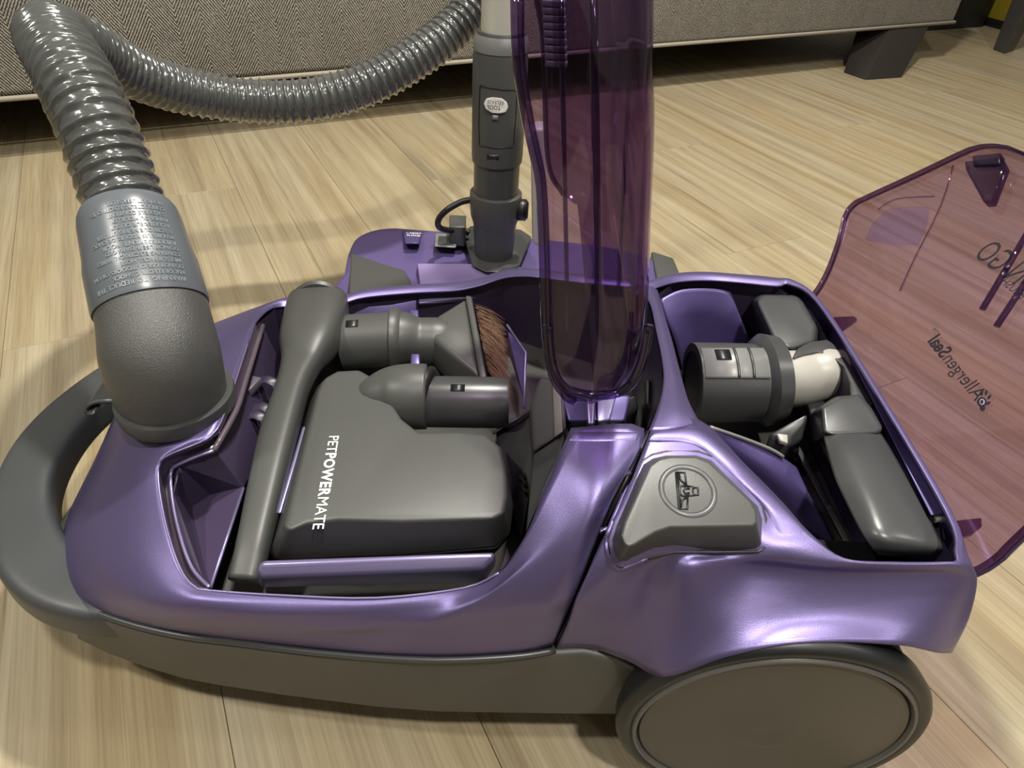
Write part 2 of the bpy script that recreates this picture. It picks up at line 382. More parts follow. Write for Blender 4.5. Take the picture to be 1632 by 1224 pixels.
# lower housing / bumper
zb, zt = .046, .122
near_t = [(1040, 1084), (985, 1052), (930, 1042), (870, 1046), (700, 1055), (600, 1052), (450, 1043), (368, 1032), (290, 1020), (221, 1007), (165, 990), (118, 973), (70, 950), (37, 932), (14, 895), (4, 850)]
near_b = [(1040, 1145), (985, 1141), (930, 1141), (870, 1140), (700, 1137), (600, 1129), (450, 1110), (346, 1094), (290, 1083), (230, 1065), (172, 1043), (125, 1020), (80, 988), (48, 958), (26, 925), (14, 885)]
top = [U(x, y, zt) for x, y in near_t]; bot = [U(x, y, zb) for x, y in near_b]
YC = .405
def far_of(p, k=1): return Vector((p.x, 2 * YC - p.y, p.z))
tF = [far_of(p) for p in reversed(top[:-1])]; bF = [far_of(p) for p in reversed(bot[:-1])]
rear_t = [Vector((.265, .60, zt)), Vector((.27, .22, zt))]; rear_b = [Vector((.262, .60, zb)), Vector((.268, .225, zb))]
# nose of the base stays inside the handle loop
def nose(l):
    out = []
    for p in l:
        q = p.copy()
        if q.x < -.315: q.x = -.315 + (q.x + .315) * .25
        out.append(q)
    return out
frustum('lower_housing', nose(top) + nose(tF) + rear_t, nose(bot) + nose(bF) + rear_b, BUMPER, vac, .004, raw=True)
# shell seam lip between bumper and purple shell
seam_px = [(885, 1033), (840, 1041), (780, 1046), (700, 1049), (620, 1046), (551, 1041), (470, 1033), (368, 1020), (290, 1010), (221, 995), (165, 977), (121, 957), (104, 930)]
wire('seam_bead', [U(x, y + 3, .124) for x, y in seam_px], .0022, GREYD, vac, 8, k=3)
# handle
hp = [(240, 590, .115, 66), (205, 604, .118, 66), (165, 630, .12, 68), (115, 673, .122, 74), (75, 722, .122, 82), (48, 780, .122, 86), (44, 835, .12, 87), (58, 893, .118, 100), (95, 935, .115, 100), (150, 962, .113, 86), (205, 974, .108, 66), (262, 978, .101, 30)]
pts = [U(x, y, z) for x, y, z, ww in hp]; rr = [ww / 2 * depth(p) / F for p, (x, y, z, ww) in zip(pts, hp)]
n0 = len(pts); pts2 = smooth(pts, 5); rr2 = [v.x for v in smooth([Vector((r, 0, 0)) for r in rr], 5)]
sweep('carry_handle', pts2, [(.017, r) for r in rr2], HANDLE, vac, 40, supern=4.5)

# front purple shell : columns from the opening edge outwards and down to the seam
SH = [
 [(910, 682, .25), (1027, 683, .25), (975, 798, .235), (925, 925, .20), (905, 975, .17), (880, 1031, .124)],
 [(892, 722, .245), (960, 770, .245), (925, 865, .222), (880, 955, .19), (865, 990, .165), (842, 1040, .124)],
 [(865, 785, .232), (905, 835, .228), (870, 905, .208), (825, 965, .185), (808, 997, .16), (782, 1046, .124)],
 [(838, 852, .215), (848, 880, .212), (815, 925, .20), (765, 973, .18), (740, 1003, .158), (700, 1049, .124)],
 [(795, 913, .195), (790, 932, .193), (755, 958, .186), (700, 990, .172), (665, 1010, .155), (620, 1046, .124)],
 [(740, 937, .183), (728, 948, .182), (690, 968, .177), (640, 993, .167), (600, 1012, .15), (551, 1041, .124)],
 [(600, 953, .178), (590, 964, .177), (565, 980, .172), (530, 1000, .162), (505, 1012, .148), (470, 1032, .124)],
 [(450, 949, .178), (442, 962, .177), (425, 980, .172), (405, 995, .16), (390, 1006, .145), (368, 1020, .124)],
 [(345, 942, .178), (330, 958, .177), (315, 975, .17), (305, 990, .157), (298, 1000, .142), (290, 1009, .124)],
 [(311, 935, .178), (285, 948, .176), (258, 965, .168), (240, 978, .155), (230, 986, .141), (221, 994, .124)],
 [(292, 915, .179), (250, 925, .175), (210, 940, .165), (185, 955, .151), (172, 965, .139), (163, 976, .124)],
 [(274, 871, .182), (220, 880, .176), (168, 895, .162), (140, 915, .148), (127, 935, .137), (119, 955, .124)],
 [(259, 812, .186), (215, 815, .18), (160, 830, .165), (125, 860, .149), (110, 885, .137), (101, 915, .124)],
 [(252, 755, .192), (220, 758, .187), (170, 775, .17), (130, 815, .15), (113, 835, .138), (98, 870, .124)],
 [(262, 728, .198), (235, 722, .194), (185, 733, .178), (150, 765, .157), (130, 785, .14), (108, 822, .124)],
 [(300, 710, .203), (260, 690, .202), (205, 695, .187), (170, 715, .163), (152, 735, .145), (128, 778, .124)],
 [(336, 695, .207), (290, 665, .206), (225, 660, .197), (185, 672, .172), (172, 695, .15), (148, 738, .124)],
 [(361, 647, .208), (310, 620, .206), (245, 620, .197), (198, 635, .175), (185, 655, .152), (170, 692, .124)],
 [(376, 605, .205), (325, 590, .202), (262, 590, .192), (215, 605, .170), (205, 620, .15), (195, 650, .124)],
 [(392, 560, .200), (345, 550, .196), (285, 560, .185), (240, 575, .165), (228, 590, .148), (220, 605, .124)],
 [(407, 514, .193), (370, 515, .188), (320, 525, .178), (280, 540, .163), (262, 553, .148), (250, 568, .124)],
]
def farcol(px, py, z, dy=.012, ztop=None):
    p = U(px, py, z)
    return [('w', p.x, p.y - .012, p.z - .001), ('w', p.x, p.y - .004, p.z + .001), ('w', p.x, p.y + .006, p.z - .002),
            ('w', p.x, p.y + .014, p.z - .012), ('w', p.x, p.y + .018, p.z - .03), ('w', p.x, p.y + .02, .124)]
for a in [(440, 480, .178), (480, 476, .174), (546, 472, .172), (586, 462, .173), (664, 455, .174), (726, 452, .177), (766, 444, .185), (803, 432, .196), (835, 429, .203), (870, 432, .208), (940, 440, .214), (1010, 446, .216)]:
    SH.append(farcol(*a))
front = grid('front_shell', SH, PURPLE, vac, 5, 4, thick=.0022)
# centre seam gap
frustum('seam_gap', [U(1030, 686, .245), U(975, 800, .23), U(925, 927, .195), U(905, 977, .165), U(880, 1033, .119), U(890, 1033, .119), U(913, 977, .165), U(934, 930, .195), U(986, 800, .23), U(1042, 686, .245)],
        [p + Vector((0, .006, -.012)) for p in [U(1030, 686, .245), U(975, 800, .23), U(925, 927, .195), U(905, 977, .165), U(880, 1033, .119), U(890, 1033, .119), U(913, 977, .165), U(934, 930, .195), U(986, 800, .23), U(1042, 686, .245)]], BLACK, vac, 0, raw=True)
for x, y, z in ((998, 755, .236), (962, 845, .218)): box('seam_tab', U(x, y, z), (.006, .003, .003), LAV, vac, .0008, rz=.4)

# rear purple shell
RS = [
 [(1038, 685, .25), (998, 785, .24), (955, 870, .222), (922, 950, .195), (908, 990, .168), (887, 1033, .124)],
 [(1112, 668, .25), (1058, 772, .245), (1010, 860, .232), (975, 925, .205), (960, 985, .17), (942, 1034, .124)],
 [(1190, 742, .245), (1130, 815, .24), (1080, 870, .229), (1040, 905, .21), (1022, 980, .176), (1000, 1053, .134)],
 [(1246, 799, .236), (1200, 850, .231), (1150, 882, .221), (1102, 905, .220), (1082, 985, .187), (1058, 1079, .152)],
 [(1290, 848, 0.2336), (1260, 872, 0.2296), (1225, 890, 0.2226), (1190, 910, 0.2104), (1170, 985, 0.1936), (1152, 1049, 0.1790)],
 [(1345, 889, 0.2270), (1332, 895, 0.2260), (1315, 903, 0.2220), (1292, 918, 0.2120), (1270, 983, 0.1950), (1250, 1026, 0.1920)],
 [(1430, 895, 0.2240), (1425, 900, 0.2240), (1418, 907, 0.2200), (1402, 922, 0.2120), (1376, 980, 0.1970), (1350, 1022, 0.1940)],
 [(1505, 895, 0.2230), (1508, 901, 0.2220), (1512, 908, 0.2180), (1508, 922, 0.2110), (1480, 985, 0.1950), (1440, 1029, 0.1900)],
 [(1524, 893, 0.2220), (1535, 900, 0.2200), (1544, 910, 0.2150), (1546, 930, 0.2060), (1528, 985, 0.1850), (1500, 1041, 0.1730)],
 [(1524, 880, 0.2220), (1536, 884, 0.2200), (1549, 898, 0.2150), (1554, 925, 0.2030), (1540, 980, 0.1790), (1512, 1030, 0.1500)],
 [('w', .268, .285, .221), ('w', .273, .285, .220), ('w', .277, .285, .208), ('w', .279, .285, .19), ('w', .279, .285, .16), ('w', .277, .285, .12)],
 [('w', .268, .40, .221), ('w', .273, .40, .220), ('w', .277, .40, .208), ('w', .279, .40, .19), ('w', .279, .40, .16), ('w', .277, .40, .12)],
 [('w', .266, .53, .217), ('w', .271, .53, .217), ('w', .275, .53, .208), ('w', .277, .53, .19), ('w', .277, .53, .16), ('w', .275, .53, .12)],
 [('w', .252, .563, .214), ('w', .257, .57, .215), ('w', .26, .577, .207), ('w', .262, .583, .19), ('w', .263, .586, .16), ('w', .262, .588, .12)],
]
for a in [(1235, 444, .213), (1170, 438, .213), (1120, 435, .213), (1075, 438, .214), (1040, 448, .216), (1012, 458, .216)]:
    RS.append(farcol(*a))
rear = grid('rear_shell', RS, PURPLE, vac, 5, 4, thick=.0022)
from mathutils.bvhtree import BVHTree
def bvh(o):
    me = o.data; return BVHTree.FromPolygons([v.co for v in me.vertices], [tuple(p.vertices) for p in me.polygons])
BV = [bvh(front), bvh(rear)]
def HIT(x, y, h=0):
    d = ray(x, y).normalized(); best = None
    for b in BV:
        r = b.ray_cast(EYE, d)
        if r[0] is not None and (best is None or r[3] < best[3]): best = r
    if best is None: return U(x, y, .23)
    n = best[1]; n = -n if n.dot(d) > 0 else n
    return best[0] + n * h
# arch under lip: wheel well, dark inside
# centre strut
ST = [[(1012, 455, .214), (1030, 452, .217), (1048, 462, .214)], [(1034, 480, .221), (1046, 484, .224), (1057, 494, .221)],
      [(1046, 530, .231), (1059, 536, .234), (1072, 545, .231)], [(1055, 575, .240), (1071, 585, .243), (1085, 596, .240)],
      [(1057, 610, .245), (1076, 620, .247), (1096, 635, .245)], [(1048, 650, .249), (1078, 655, .251), (1110, 664, .249)],
      [(1034, 685, .25), (1075, 683, .251), (1116, 672, .249)]]
grid('centre_strut', ST, PURPLE, vac, 5, 4, thick=.004)

def band(name, o_, i_, m, h=.0028, parent=None, taper=False):
    v = []; f = []; n = len(o_)
    for (a_, b_) in zip(o_, i_):
        ds = [(a_[0] + (b_[0] - a_[0]) * k / 3, a_[1] + (b_[1] - a_[1]) * k / 3) for k in range(4)]
        q_ = min(1, (n - 1 - len(v) / 4) / 3) if taper else 1; hs = (.0004 * q_, h * q_, h * q_, -.0012)
        v += [HIT(x, y, q) for (x, y), q in zip([(a_[0] + (b_[0] - a_[0]) * k, a_[1] + (b_[1] - a_[1]) * k) for k in (0, .25, .86, 1.0)], hs)]
    for i in range(n - 1):
        for k in range(3): f.append((i * 4 + k, i * 4 + k + 1, i * 4 + k + 5, i * 4 + k + 4))
    o = mesh(name, v, f, m, parent or vac); solid(o, .0012); subsurf(o, 2); return o
band('raised_band', [(1041, 687), (1075, 684), (1111, 676), (1150, 708), (1190, 747), (1220, 778), (1248, 805), (1275, 835), (1300, 860), (1330, 888)],
     [(1030, 706), (1070, 706), (1102, 708), (1126, 722), (1156, 750), (1188, 782), (1214, 806), (1228, 828), (1234, 856), (1236, 880)], PURPLE, .0018, taper=True)
band('raised_band', [(912, 688), (945, 688), (980, 688), (1022, 688)], [(904, 706), (940, 706), (975, 706), (1014, 706)], PURPLE, .0011)

# cavity walls: opening loops dropped to a dark floor
def basin(name, loop, zf, m, inset=.0):
    t = PW(loop); c = sum(t, Vector()) / len(t); n = len(t)
    b = [Vector((p.x + (c.x - p.x) * inset, p.y + (c.y - p.y) * inset, zf)) for p in t]
    v = [p + Vector((0, 0, -.0015)) for p in t] + b; f = [tuple(range(n, 2 * n))]
    for i in range(n): j = (i + 1) % n; f.append((i, j, j + n, i + n))
    return mesh(name, v, f, m, vac, sm=False)
basin('tool_tray', [(407, 516, .19), (376, 605, .20), (338, 697, .203), (265, 731, .195), (256, 755, .188), (263, 812, .183), (278, 871, .179), (297, 915, .176), (316, 935, .175), (345, 941, .175), (450, 948, .175), (600, 952, .175), (740, 936, .18), (795, 912, .192), (838, 852, .212), (865, 785, .229), (892, 722, .242), (910, 684, .247), (1030, 686, .246),
     (1048, 650, .246), (1057, 610, .242), (1055, 575, .237), (1046, 530, .228), (1034, 480, .218), (1014, 466, .214), (940, 448, .212), (870, 440, .206), (835, 437, .201), (803, 440, .194), (766, 452, .183), (726, 460, .175), (664, 463, .172), (586, 470, .171), (546, 480, .17), (480, 484, .172), (440, 488, .176)], .118, DPURP)
basin('brush_tray', [(1050, 466, .211), (1059, 496, .218), (1074, 545, .228), (1087, 596, .237), (1098, 635, .242), (1113, 668, .246), (1190, 742, .242), (1246, 799, .233), (1290, 848, .224), (1345, 889, .213), (1430, 894, .21), (1505, 894, .209), (1524, 892, .208), ('w', .267, .285, .208), ('w', .267, .40, .208), ('w', .265, .53, .208), ('w', .251, .56, .208),
     (1235, 452, .21), (1170, 446, .21), (1120, 443, .21), (1075, 447, .211)], .105, DPURP)

# --- details in the front half
E = ('w',)
# stepped lip round the front of the opening
lip_out = [(406, 514, .1925), (376, 605, .2045), (362, 647, .2075), (336, 695, .2065), (262, 729, .1975), (252, 755, .1915), (259, 812, .1855), (274, 871, .1815), (292, 915, .1785), (311, 935, .1775), (333, 941, .1775)]
lip_in = [(419, 519, .188), (392, 605, .198), (376, 655, .199), (341, 718, .197), (285, 740, .188), (272, 757, .182), (277, 812, .176), (291, 868, .173), (306, 905, .171), (322, 925, .171), (334, 936, .172)]
mid = [((a[0] * .6 + b[0] * .4), (a[1] * .6 + b[1] * .4), b[2] - .004) for a, b in zip(lip_out, lip_in)]
grid('opening_lip', [[a, m_, b] for a, m_, b in zip(lip_out, mid, lip_in)], mat('gloss_dark_purple', (.03, .02, .035), .2), vac, 4, 1, thick=.001)
wire('opening_edge', PW([(x, y, z + .0003) for x, y, z in lip_out + [(450, 949, .1785), (600, 953, .1785), (740, 937, .183), (795, 913, .195)]]), .0007, LAV, vac, 8, k=4)
wire('gasket', PW([(x, y, z + .001) for x, y, z in lip_in[:4]]), .0021, mat('plum_gasket', (.085, .065, .085), .3), vac, 8, k=3)
wire('inner_ridge', PW([(x, y, z + .001) for x, y, z in lip_in[3:]]), .0012, LAV, vac, 8, k=3)
# slanted plate with tool clips
frustum('clip_plate', [(419, 520, .186), (342, 716, .195), (388, 779, .165), (430, 700, .14), (458, 600, .135)], [(419, 522, .13), (342, 716, .13), (388, 779, .12), (430, 700, .12), (458, 600, .12)], DPURP, vac, .001, 2)
def facet(name, pts, m=DPURP, th=.0015):
    o = mesh(name, PW(pts), [tuple(range(len(pts)))], m, vac, sm=False); solid(o, th); return o
facet('pocket_wall', [(285, 742, .186), (341, 719, .194), (388, 778, .165), (305, 798, .14)])
facet('pocket_wall', [(283, 745, .184), (274, 790, .176), (283, 850, .172), (320, 923, .168), (335, 937, .166), (308, 845, .145), (305, 798, .14)], DPURP)
facet('pocket_floor', [(305, 798, .14), (388, 778, .165), (335, 938, .165), (308, 850, .142)], mat('plum_plastic', (.055, .04, .08), .3))
wire('pocket_edge', PW([(388, 778, .1655), (335, 938, .166)]), .0011, LAV, vac, 8)
wire('pocket_edge', PW([(305, 798, .141), (388, 778, .1655)]), .0007, MPURP, vac, 8)
wire('pocket_edge', PW([(285, 744, .186), (305, 798, .141), (308, 850, .143), (322, 905, .155), (335, 938, .166)]), .0007, MPURP, vac, 8)
box('clip', U(399, 616, .178), (.010, .018, .008), mat('plum_clip', (.10, .085, .11), .35), vac, .001, rz=-.25)
for x, y, z in ((433, 612, .172), (414, 668, .168), (424, 655, .166)):
    P = U(x, y, z)
    sweep('hook_clip', [P + Vector(v) for v in ((-.016, .002, .0), (-.004, .003, .002), (.004, .001, 0), (.007, -.006, -.02), (.009, -.012, -.04))], [(.0012, .005)] * 5, DPURP, vac, 12)
# lavender support bars
frustum('support_bar', [(418, 893, .178), (790, 880, .186), (786, 893, .183), (770, 908, .178), (415, 922, .17), (409, 905, .176)], [(420, 900, .16), (792, 888, .16), (788, 905, .158), (772, 930, .15), (415, 938, .15), (409, 918, .155)], LAV, vac, .003)
frustum('support_bar', [(482, 680, .165), (488, 680, .165), (448, 818, .16), (441, 818, .16)], [(482, 690, .125), (488, 690, .125), (448, 830, .125), (441, 830, .125)], LAV, vac, .001)
# far inner ledge, flap and brush cradle
frustum('inner_ledge', [(470, 488, .165), (565, 476, .165), (565, 486, .16), (470, 500, .16)], [(470, 498, .14), (565, 486, .14), (565, 496, .14), (470, 510, .14)], LAV, vac, .0015)
frustum('inner_ledge', [(667, 464, .166), (740, 459, .17), (765, 463, .17), (784, 474, .168), (750, 479, .162), (667, 484, .16)], [(667, 474, .14), (740, 469, .14), (765, 473, .14), (784, 484, .14), (750, 489, .14), (667, 494, .14)], LAV, vac, .0015)
frustum('brush_cradle', [(566, 468, .167), (664, 464, .168), (664, 500, .150), (560, 508, .150)], [(566, 480, .12), (664, 476, .12), (664, 512, .12), (560, 520, .12)], MPURP, vac, .001)
for x, y in ((660, 505), (662, 575)): prism('cradle_peg', [(x - 7, y - 12, .172), (x + 7, y - 12, .172), (x + 8, y + 10, .168), (x - 8, y + 10, .168)], .04, MPURP, vac, .0015)
facet('dividing_panel', [(812, 530, .16), (838, 562, .16), (838, 640, .145), (812, 560, .14)], MPURP)
wire('panel_edge', PW([(808, 518, .17), (838, 562, .163), (835, 650, .145)]), .0012, LAV, vac)
# bag bay: divider, hose port block, cheek plate
frustum('bay_divider', [(790, 690, .165), (872, 640, .18), (876, 700, .17), (850, 760, .16), (830, 860, .15), (815, 800, .15)], [(790, 700, .12), (872, 660, .12), (876, 720, .12), (850, 780, .12), (830, 870, .12), (815, 810, .12)], BLACK, vac, .001)
wire('divider_edge', PW([(785, 691, .168), (845, 655, .178)]), .0013, GREYD, vac)
frustum('hose_port_block', [(862, 600, .235), (900, 612, .238), (902, 684, .235), (880, 700, .225), (862, 712, .215), (850, 722, .208), (846, 640, .225)], [(862, 640, .13), (905, 650, .13), (908, 700, .13), (884, 740, .13), (866, 750, .13), (848, 760, .13), (842, 680, .13)], GREY, vac, .003)
frustum('port_ridge', [(880, 604, .2385), (893, 609, .2395), (897, 688, .236), (884, 697, .230)], [(880, 606, .22), (893, 611, .22), (897, 690, .22), (884, 699, .22)], mat('warm_grey_plastic', (.16, .155, .135), .4), vac, .001)
frustum('cheek_plate', [(850, 724, .206), (900, 690, .232), (893, 722, .23), (866, 784, .215), (838, 850, .198)], [(850, 740, .15), (900, 710, .15), (893, 740, .15), (866, 800, .15), (838, 862, .15)], GREYD, vac, .002)
for i in range(4): wire('vent_rib', PW([(827, 738 + i * 12, .158), (834, 742 + i * 12, .160), (838, 752 + i * 12, .158)]), .0011, GREY, vac)
# hinge block under the upright lid
frustum('hinge_block', [(893, 626, .238), (1005, 630, .240), (995, 672, .232), (905, 672, .232)], [(893, 640, .16), (1005, 644, .16), (995, 690, .16), (905, 690, .16)], MPURP, vac, .002)
frustum('hinge_rib', [(934, 622, .246), (949, 622, .246), (947, 677, .236), (937, 677, .236)], [(934, 640, .2), (949, 640, .2), (950, 690, .2), (930, 690, .2)], LAV, vac, .0015)
frustum('hinge_rib', [(952, 628, .243), (984, 624, .243), (972, 670, .235), (952, 673, .235)], [(952, 640, .2), (984, 640, .2), (974, 690, .2), (950, 690, .2)], LAV, vac, .0015)
prism('latch', [(1028, 600, .2), (1040, 605, .2), (1048, 640, .19), (1040, 655, .19), (1030, 640, .195)], .04, BLACK, vac, .003)
prism('latch_arm', [(950, 655, .19), (1015, 625, .2), (1020, 650, .19), (960, 690, .18)], .05, BLACK, vac, .003)

# hose hook at the handle
hkn = [(196, 640, .176), (172, 640, .177), (152, 641, .176), (139, 646, .174), (133, 654, .170), (138, 662, .166), (148, 663, .167), (153, 656, .169)]
grid('hose_hook', [[(x + 36 * k, y - 52 * k, z) for x, y, z in hkn] for k in (0, .33, .66, 1)], GREYD, vac, 2, 4, thick=.0022)
prism('hook_mount', [(190, 612, .190), (212, 628, .192), (222, 652, .190), (205, 664, .185), (186, 655, .182)], .03, GREYD, vac, .003)

# pedal with brush symbol
def pz(x, y): # surface height under the pedal
    return .249 - .00018 * (y - 700) - .00002 * max(0, x - 1000)
ped_o = [(1040, 727), (1062, 722), (1112, 722), (1136, 730), (1212, 806), (1218, 826), (1215, 872), (1205, 878), (1075, 879), (1035, 889), (1000, 903), (985, 901), (974, 880), (972, 860), (980, 835), (1012, 762), (1025, 737)]
ped_i = [(1050, 732), (1068, 728), (1108, 728), (1130, 736), (1196, 798), (1205, 815), (1206, 832), (1200, 838), (1068, 840), (1045, 848), (1012, 868), (1003, 872), (996, 868), (990, 853), (996, 832), (1026, 764), (1036, 742)]
pt = [U(x, y, .262 - .00010 * (y - 720)) for x, y in ped_i]; pb = [HIT(x, y, -.002) for x, y in ped_o]
pedal = frustum('release_pedal', pt, pb, GREY, vac, .004, 4, raw=True)
pg = [(x + (x - 1085) * .022, y + (y - 810) * .03) for x, y in ped_o]
wire('pedal_gap', [HIT(x, y, -.0004) for x, y in pg], .0009, BLACK, vac, 6, closed=True)
lipm = [(x + (x - 1085) * .055, y + (y - 810) * .07 - 3) for x, y in ped_o]
wire('recess_edge', [HIT(x, y, -.0008) for x, y in lipm[9:16]], .0016, PURPLE, vac, 8, k=3)
# symbol
PN = (pt[4] - pt[0]).cross(pt[12] - pt[0]); PN.normalize()
if PN.z < 0: PN = -PN
def PP(x, y, h=.0): return UP(x, y, pt[7] + PN * 0, PN) + PN * h
cc0 = PP(1096, 782); ring = []
rx = PP(1139, 782) - cc0; ry = PP(1096, 738) - cc0
rlen = rx.length
e1 = rx.normalized(); e2 = PN.cross(e1)
def ringpts(r, h, n=48): return [cc0 + e1 * (r * math.cos(2 * math.pi * k / n)) + e2 * (r * math.sin(2 * math.pi * k / n)) + PN * h for k in range(n)]
RG = mat('grey_ring_plastic', (.10, .105, .11), .3)
def child2(name, o): return o
wire('symbol_ring', ringpts(rlen * .97, -.0006), .0015, RG, pedal, 8, closed=True)
wire('ring_groove', ringpts(rlen * 1.055, .0), .0004, BLACK, pedal, 6, closed=True); wire('ring_groove', ringpts(rlen * .885, .0), .0004, BLACK, pedal, 6, closed=True)
def zl(pts, close=False, r=.0006):  # pts in the zoomed crop (x950.., scale 5.44)
    return wire('symbol_line', [PP(950 + x / 5.44, 700 + y / 5.44, .0004) for x, y in pts], r, GREYD if r > .0007 else BLACK, pedal, 6, closed=close)
zl([(690, 290), (768, 290), (782, 410)]); zl([(690, 290), (718, 608), (790, 608), (792, 500)]); zl([(708, 305), (732, 600)])
zl([(715, 300), (735, 360), (775, 395)]); zl([(735, 590), (745, 530), (785, 505)])
zl([(780, 410), (740, 405), (722, 430), (728, 475), (750, 495), (792, 492)]); zl([(810, 430), (770, 430), (758, 450), (770, 472), (808, 470)])
zl([(790, 410), (835, 410), (840, 490), (792, 492)]); zl([(838, 425), (880, 420), (884, 485), (840, 485)])

# upright translucent tool lid (hinged at the centre, seen edge on)
LR = [(-70, 824, 1052), (0, 824, 1052), (90, 826, 1051), (150, 834, 1051), (200, 843, 1052), (240, 852, 1051), (290, 862, 1049), (380, 867, 1044), (460, 869, 1041), (530, 872, 1037), (575, 877, 1027), (605, 888, 1012), (624, 905, 988)]
YN, YF = .285, .565
cols = []
def lidsec(xl, xr, z, yn, yf, c=1.0):
    w_ = xr - xl; k = min(.022, w_ * .45)
    return [Vector((xl, yn + .004 * 0, z)), Vector((xl + w_ * .4, yn - .002, z)), Vector((xr - k, yn, z)), Vector((xr - k * .3, yn + k * .35, z)), Vector((xr, yn + k * 1.4, z)), Vector((xr + .003, (yn * 2 + yf) / 3, z)), Vector((xr + .003, (yn + yf * 2) / 3, z)),
            Vector((xr, yf - k * 1.4, z)), Vector((xr - k * .3, yf - k * .35, z)), Vector((xr - k, yf, z)), Vector((xl, yf, z))]
rows = []
for y, xl, xr in LR:
    a = UY(xl, y, YN); b = UY(xr, y, YN + .012); z = (a.z + b.z) / 2
    rows.append(lidsec(a.x, b.x, z, YN, YF))
last = rows[-1]; zc = last[0].z; xm = (last[0].x + last[4].x) / 2
rows.append([Vector((xm + (p.x - xm) * .72, YC + (p.y - YC) * .98, zc - .0045)) for p in last])
rows.append([Vector((xm + (p.x - xm) * .1, YC + (p.y - YC) * .93, zc - .0085)) for p in last])
first = rows[0]; rows.insert(0, [Vector((p.x + (.012 if p.x < .04 else -.005), p.y, first[0].z + .03)) for p in first])
lid = grid('tool_lid', rows, CLEAR, vac, 4, 3, thick=.0024, raw=True, label='upright translucent purple lid hinged open')
wire('lid_lip', smooth([UY(x, y, YN) for x, y in ((872, 520), (876, 565), (886, 600), (906, 621), (945, 630), (985, 626), (1010, 606), (1026, 565), (1034, 520))], 4), .0026, tinted('lavender_lip', (.45, .36, .62), 1.6), lid, 10)
edge = []
for r in rows[2:-1]: edge.append(r[0])
DCLEAR_ = 0
DCLEAR = tinted('deep_purple_plastic', (.42, .32, .52), 1.5)
wire('lid_rim', edge, .0026, DCLEAR, lid, 8, k=3)
wire('lid_rim', [r[-1] for r in rows[2:-1]], .0022, DCLEAR, lid, 8, k=3)
def vrib(Y, x0, y0, x1, y1, w_=.004, d_=.02):
    a = UY(x0, y0, Y); b = UY(x1, y1, Y)
    return sweep('lid_rib', [a, b], [(w_, d_ / 2)] * 2, DCLEAR, lid, 12, supern=4)
vrib(.33, 893, -40, 905, 520, .0012, .012); vrib(.36, 945, -40, 955, 560, .0022, .012); vrib(.47, 1010, -20, 985, 470, .0012, .012)
for i in range(9):
    p = UY(882 + i * .6, 5 + i * 12, .33); box('lid_tooth', p, (.010, .004, .0028), mat('pale_violet', (.13, .12, .15), .4) if i == 0 else bpy.data.materials['pale_violet'], lid, .0006)

# rear lid: translucent, hinged at the rear, leaning back to the right
P0 = Vector((.275, .25, .20)); dv = Vector((.095, 0, .135)).normalized(); du = Vector((0, 1, 0)); NL = du.cross(dv); NL.normalize()
if NL.dot(EYE - P0) < 0: NL = -NL
def RL(x, y, h=0): return UP(x, y, P0, NL) + NL * h
def RW(Y, v, h=0): return P0 + du * (Y - .25) + dv * v + NL * h
vis = [RL(1550, 920), RL(1575, 908), RL(1600, 890), RL(1632, 858)]
vis2 = [RL(1632, 247), RL(1605, 238), RL(1580, 236), RL(1555, 240), RL(1530, 250), RL(1460, 283), RL(1385, 317), RL(1364, 328), RL(1350, 347), RL(1340, 385), RL(1325, 428), RL(1310, 458), RL(1294, 480)]
outl = vis + [RW(.29, .13), RW(.31, .175), RW(.36, .20), RW(.43, .20)] + vis2
rl = mesh('rear_lid', outl, [tuple(range(len(outl)))], CLEARR, vac, sm=False, label='translucent smoky violet lid leaning open to the right'); solid(rl, .0024)
EDGE = mat('dark_violet_edge', (.035, .02, .05), .15)
outl2 = smooth(outl, 3)
sk = grid('lid_skirt', [[p, p + NL * .006] for p in outl], tinted('violet_skirt', (.42, .3, .48), 1.4), rl, 4, 1, thick=.0016, raw=True)
wire('lid_edge', smooth([p for p in outl], 4), .0011, EDGE, rl, 6)
def lrib(x0, y0, x1, y1, r=.0022): return wire('lid_rib', [RL(x0, y0, .003), RL(x1, y1, .003)], r, DCLEAR, rl, 10)
lrib(1650, 360, 1569, 497); lrib(1660, 420, 1592, 524)
wire('moulded_line', [RL(1520, 265, .001), RL(1500, 330, .001), RL(1460, 410, .001), RL(1435, 465, .001)], .0007, CLEARR, rl, 6, k=3)
wire('moulded_line', [RL(1400, 335, .001), RL(1430, 318, .001), RL(1490, 314, .001)], .0006, CLEARR, rl, 6, k=4)
# moulded panel of the lid
mp = [RL(x, y, .0016) for x, y in ((1382, 385), (1392, 360), (1415, 337), (1450, 332), (1484, 333), (1478, 360), (1466, 392), (1430, 392))]
mo = mesh('moulded_panel', mp, [tuple(range(len(mp)))], tinted('pale_violet_clear', (.86, .84, 1.0), 1.5, .12), rl, sm=False); solid(mo, .001)
# latch clip on the lid
ct = [RL(x, y, .010) for x, y in ((1547, 268), (1606, 262), (1612, 275), (1590, 332), (1577, 333), (1549, 282))]
cb = [p - NL * .009 for p in ct]
frustum('lid_latch', ct, cb, DCLEAR, rl, .0015, raw=True)
frustum('latch_cap', [p + NL * .002 for p in [RL(1562, 262, .010), RL(1607, 258, .010), RL(1606, 276, .010), RL(1563, 278, .010)]], [RL(1562, 262, .004), RL(1607, 258, .004), RL(1606, 276, .004), RL(1563, 278, .004)], DCLEAR, rl, .001, raw=True)
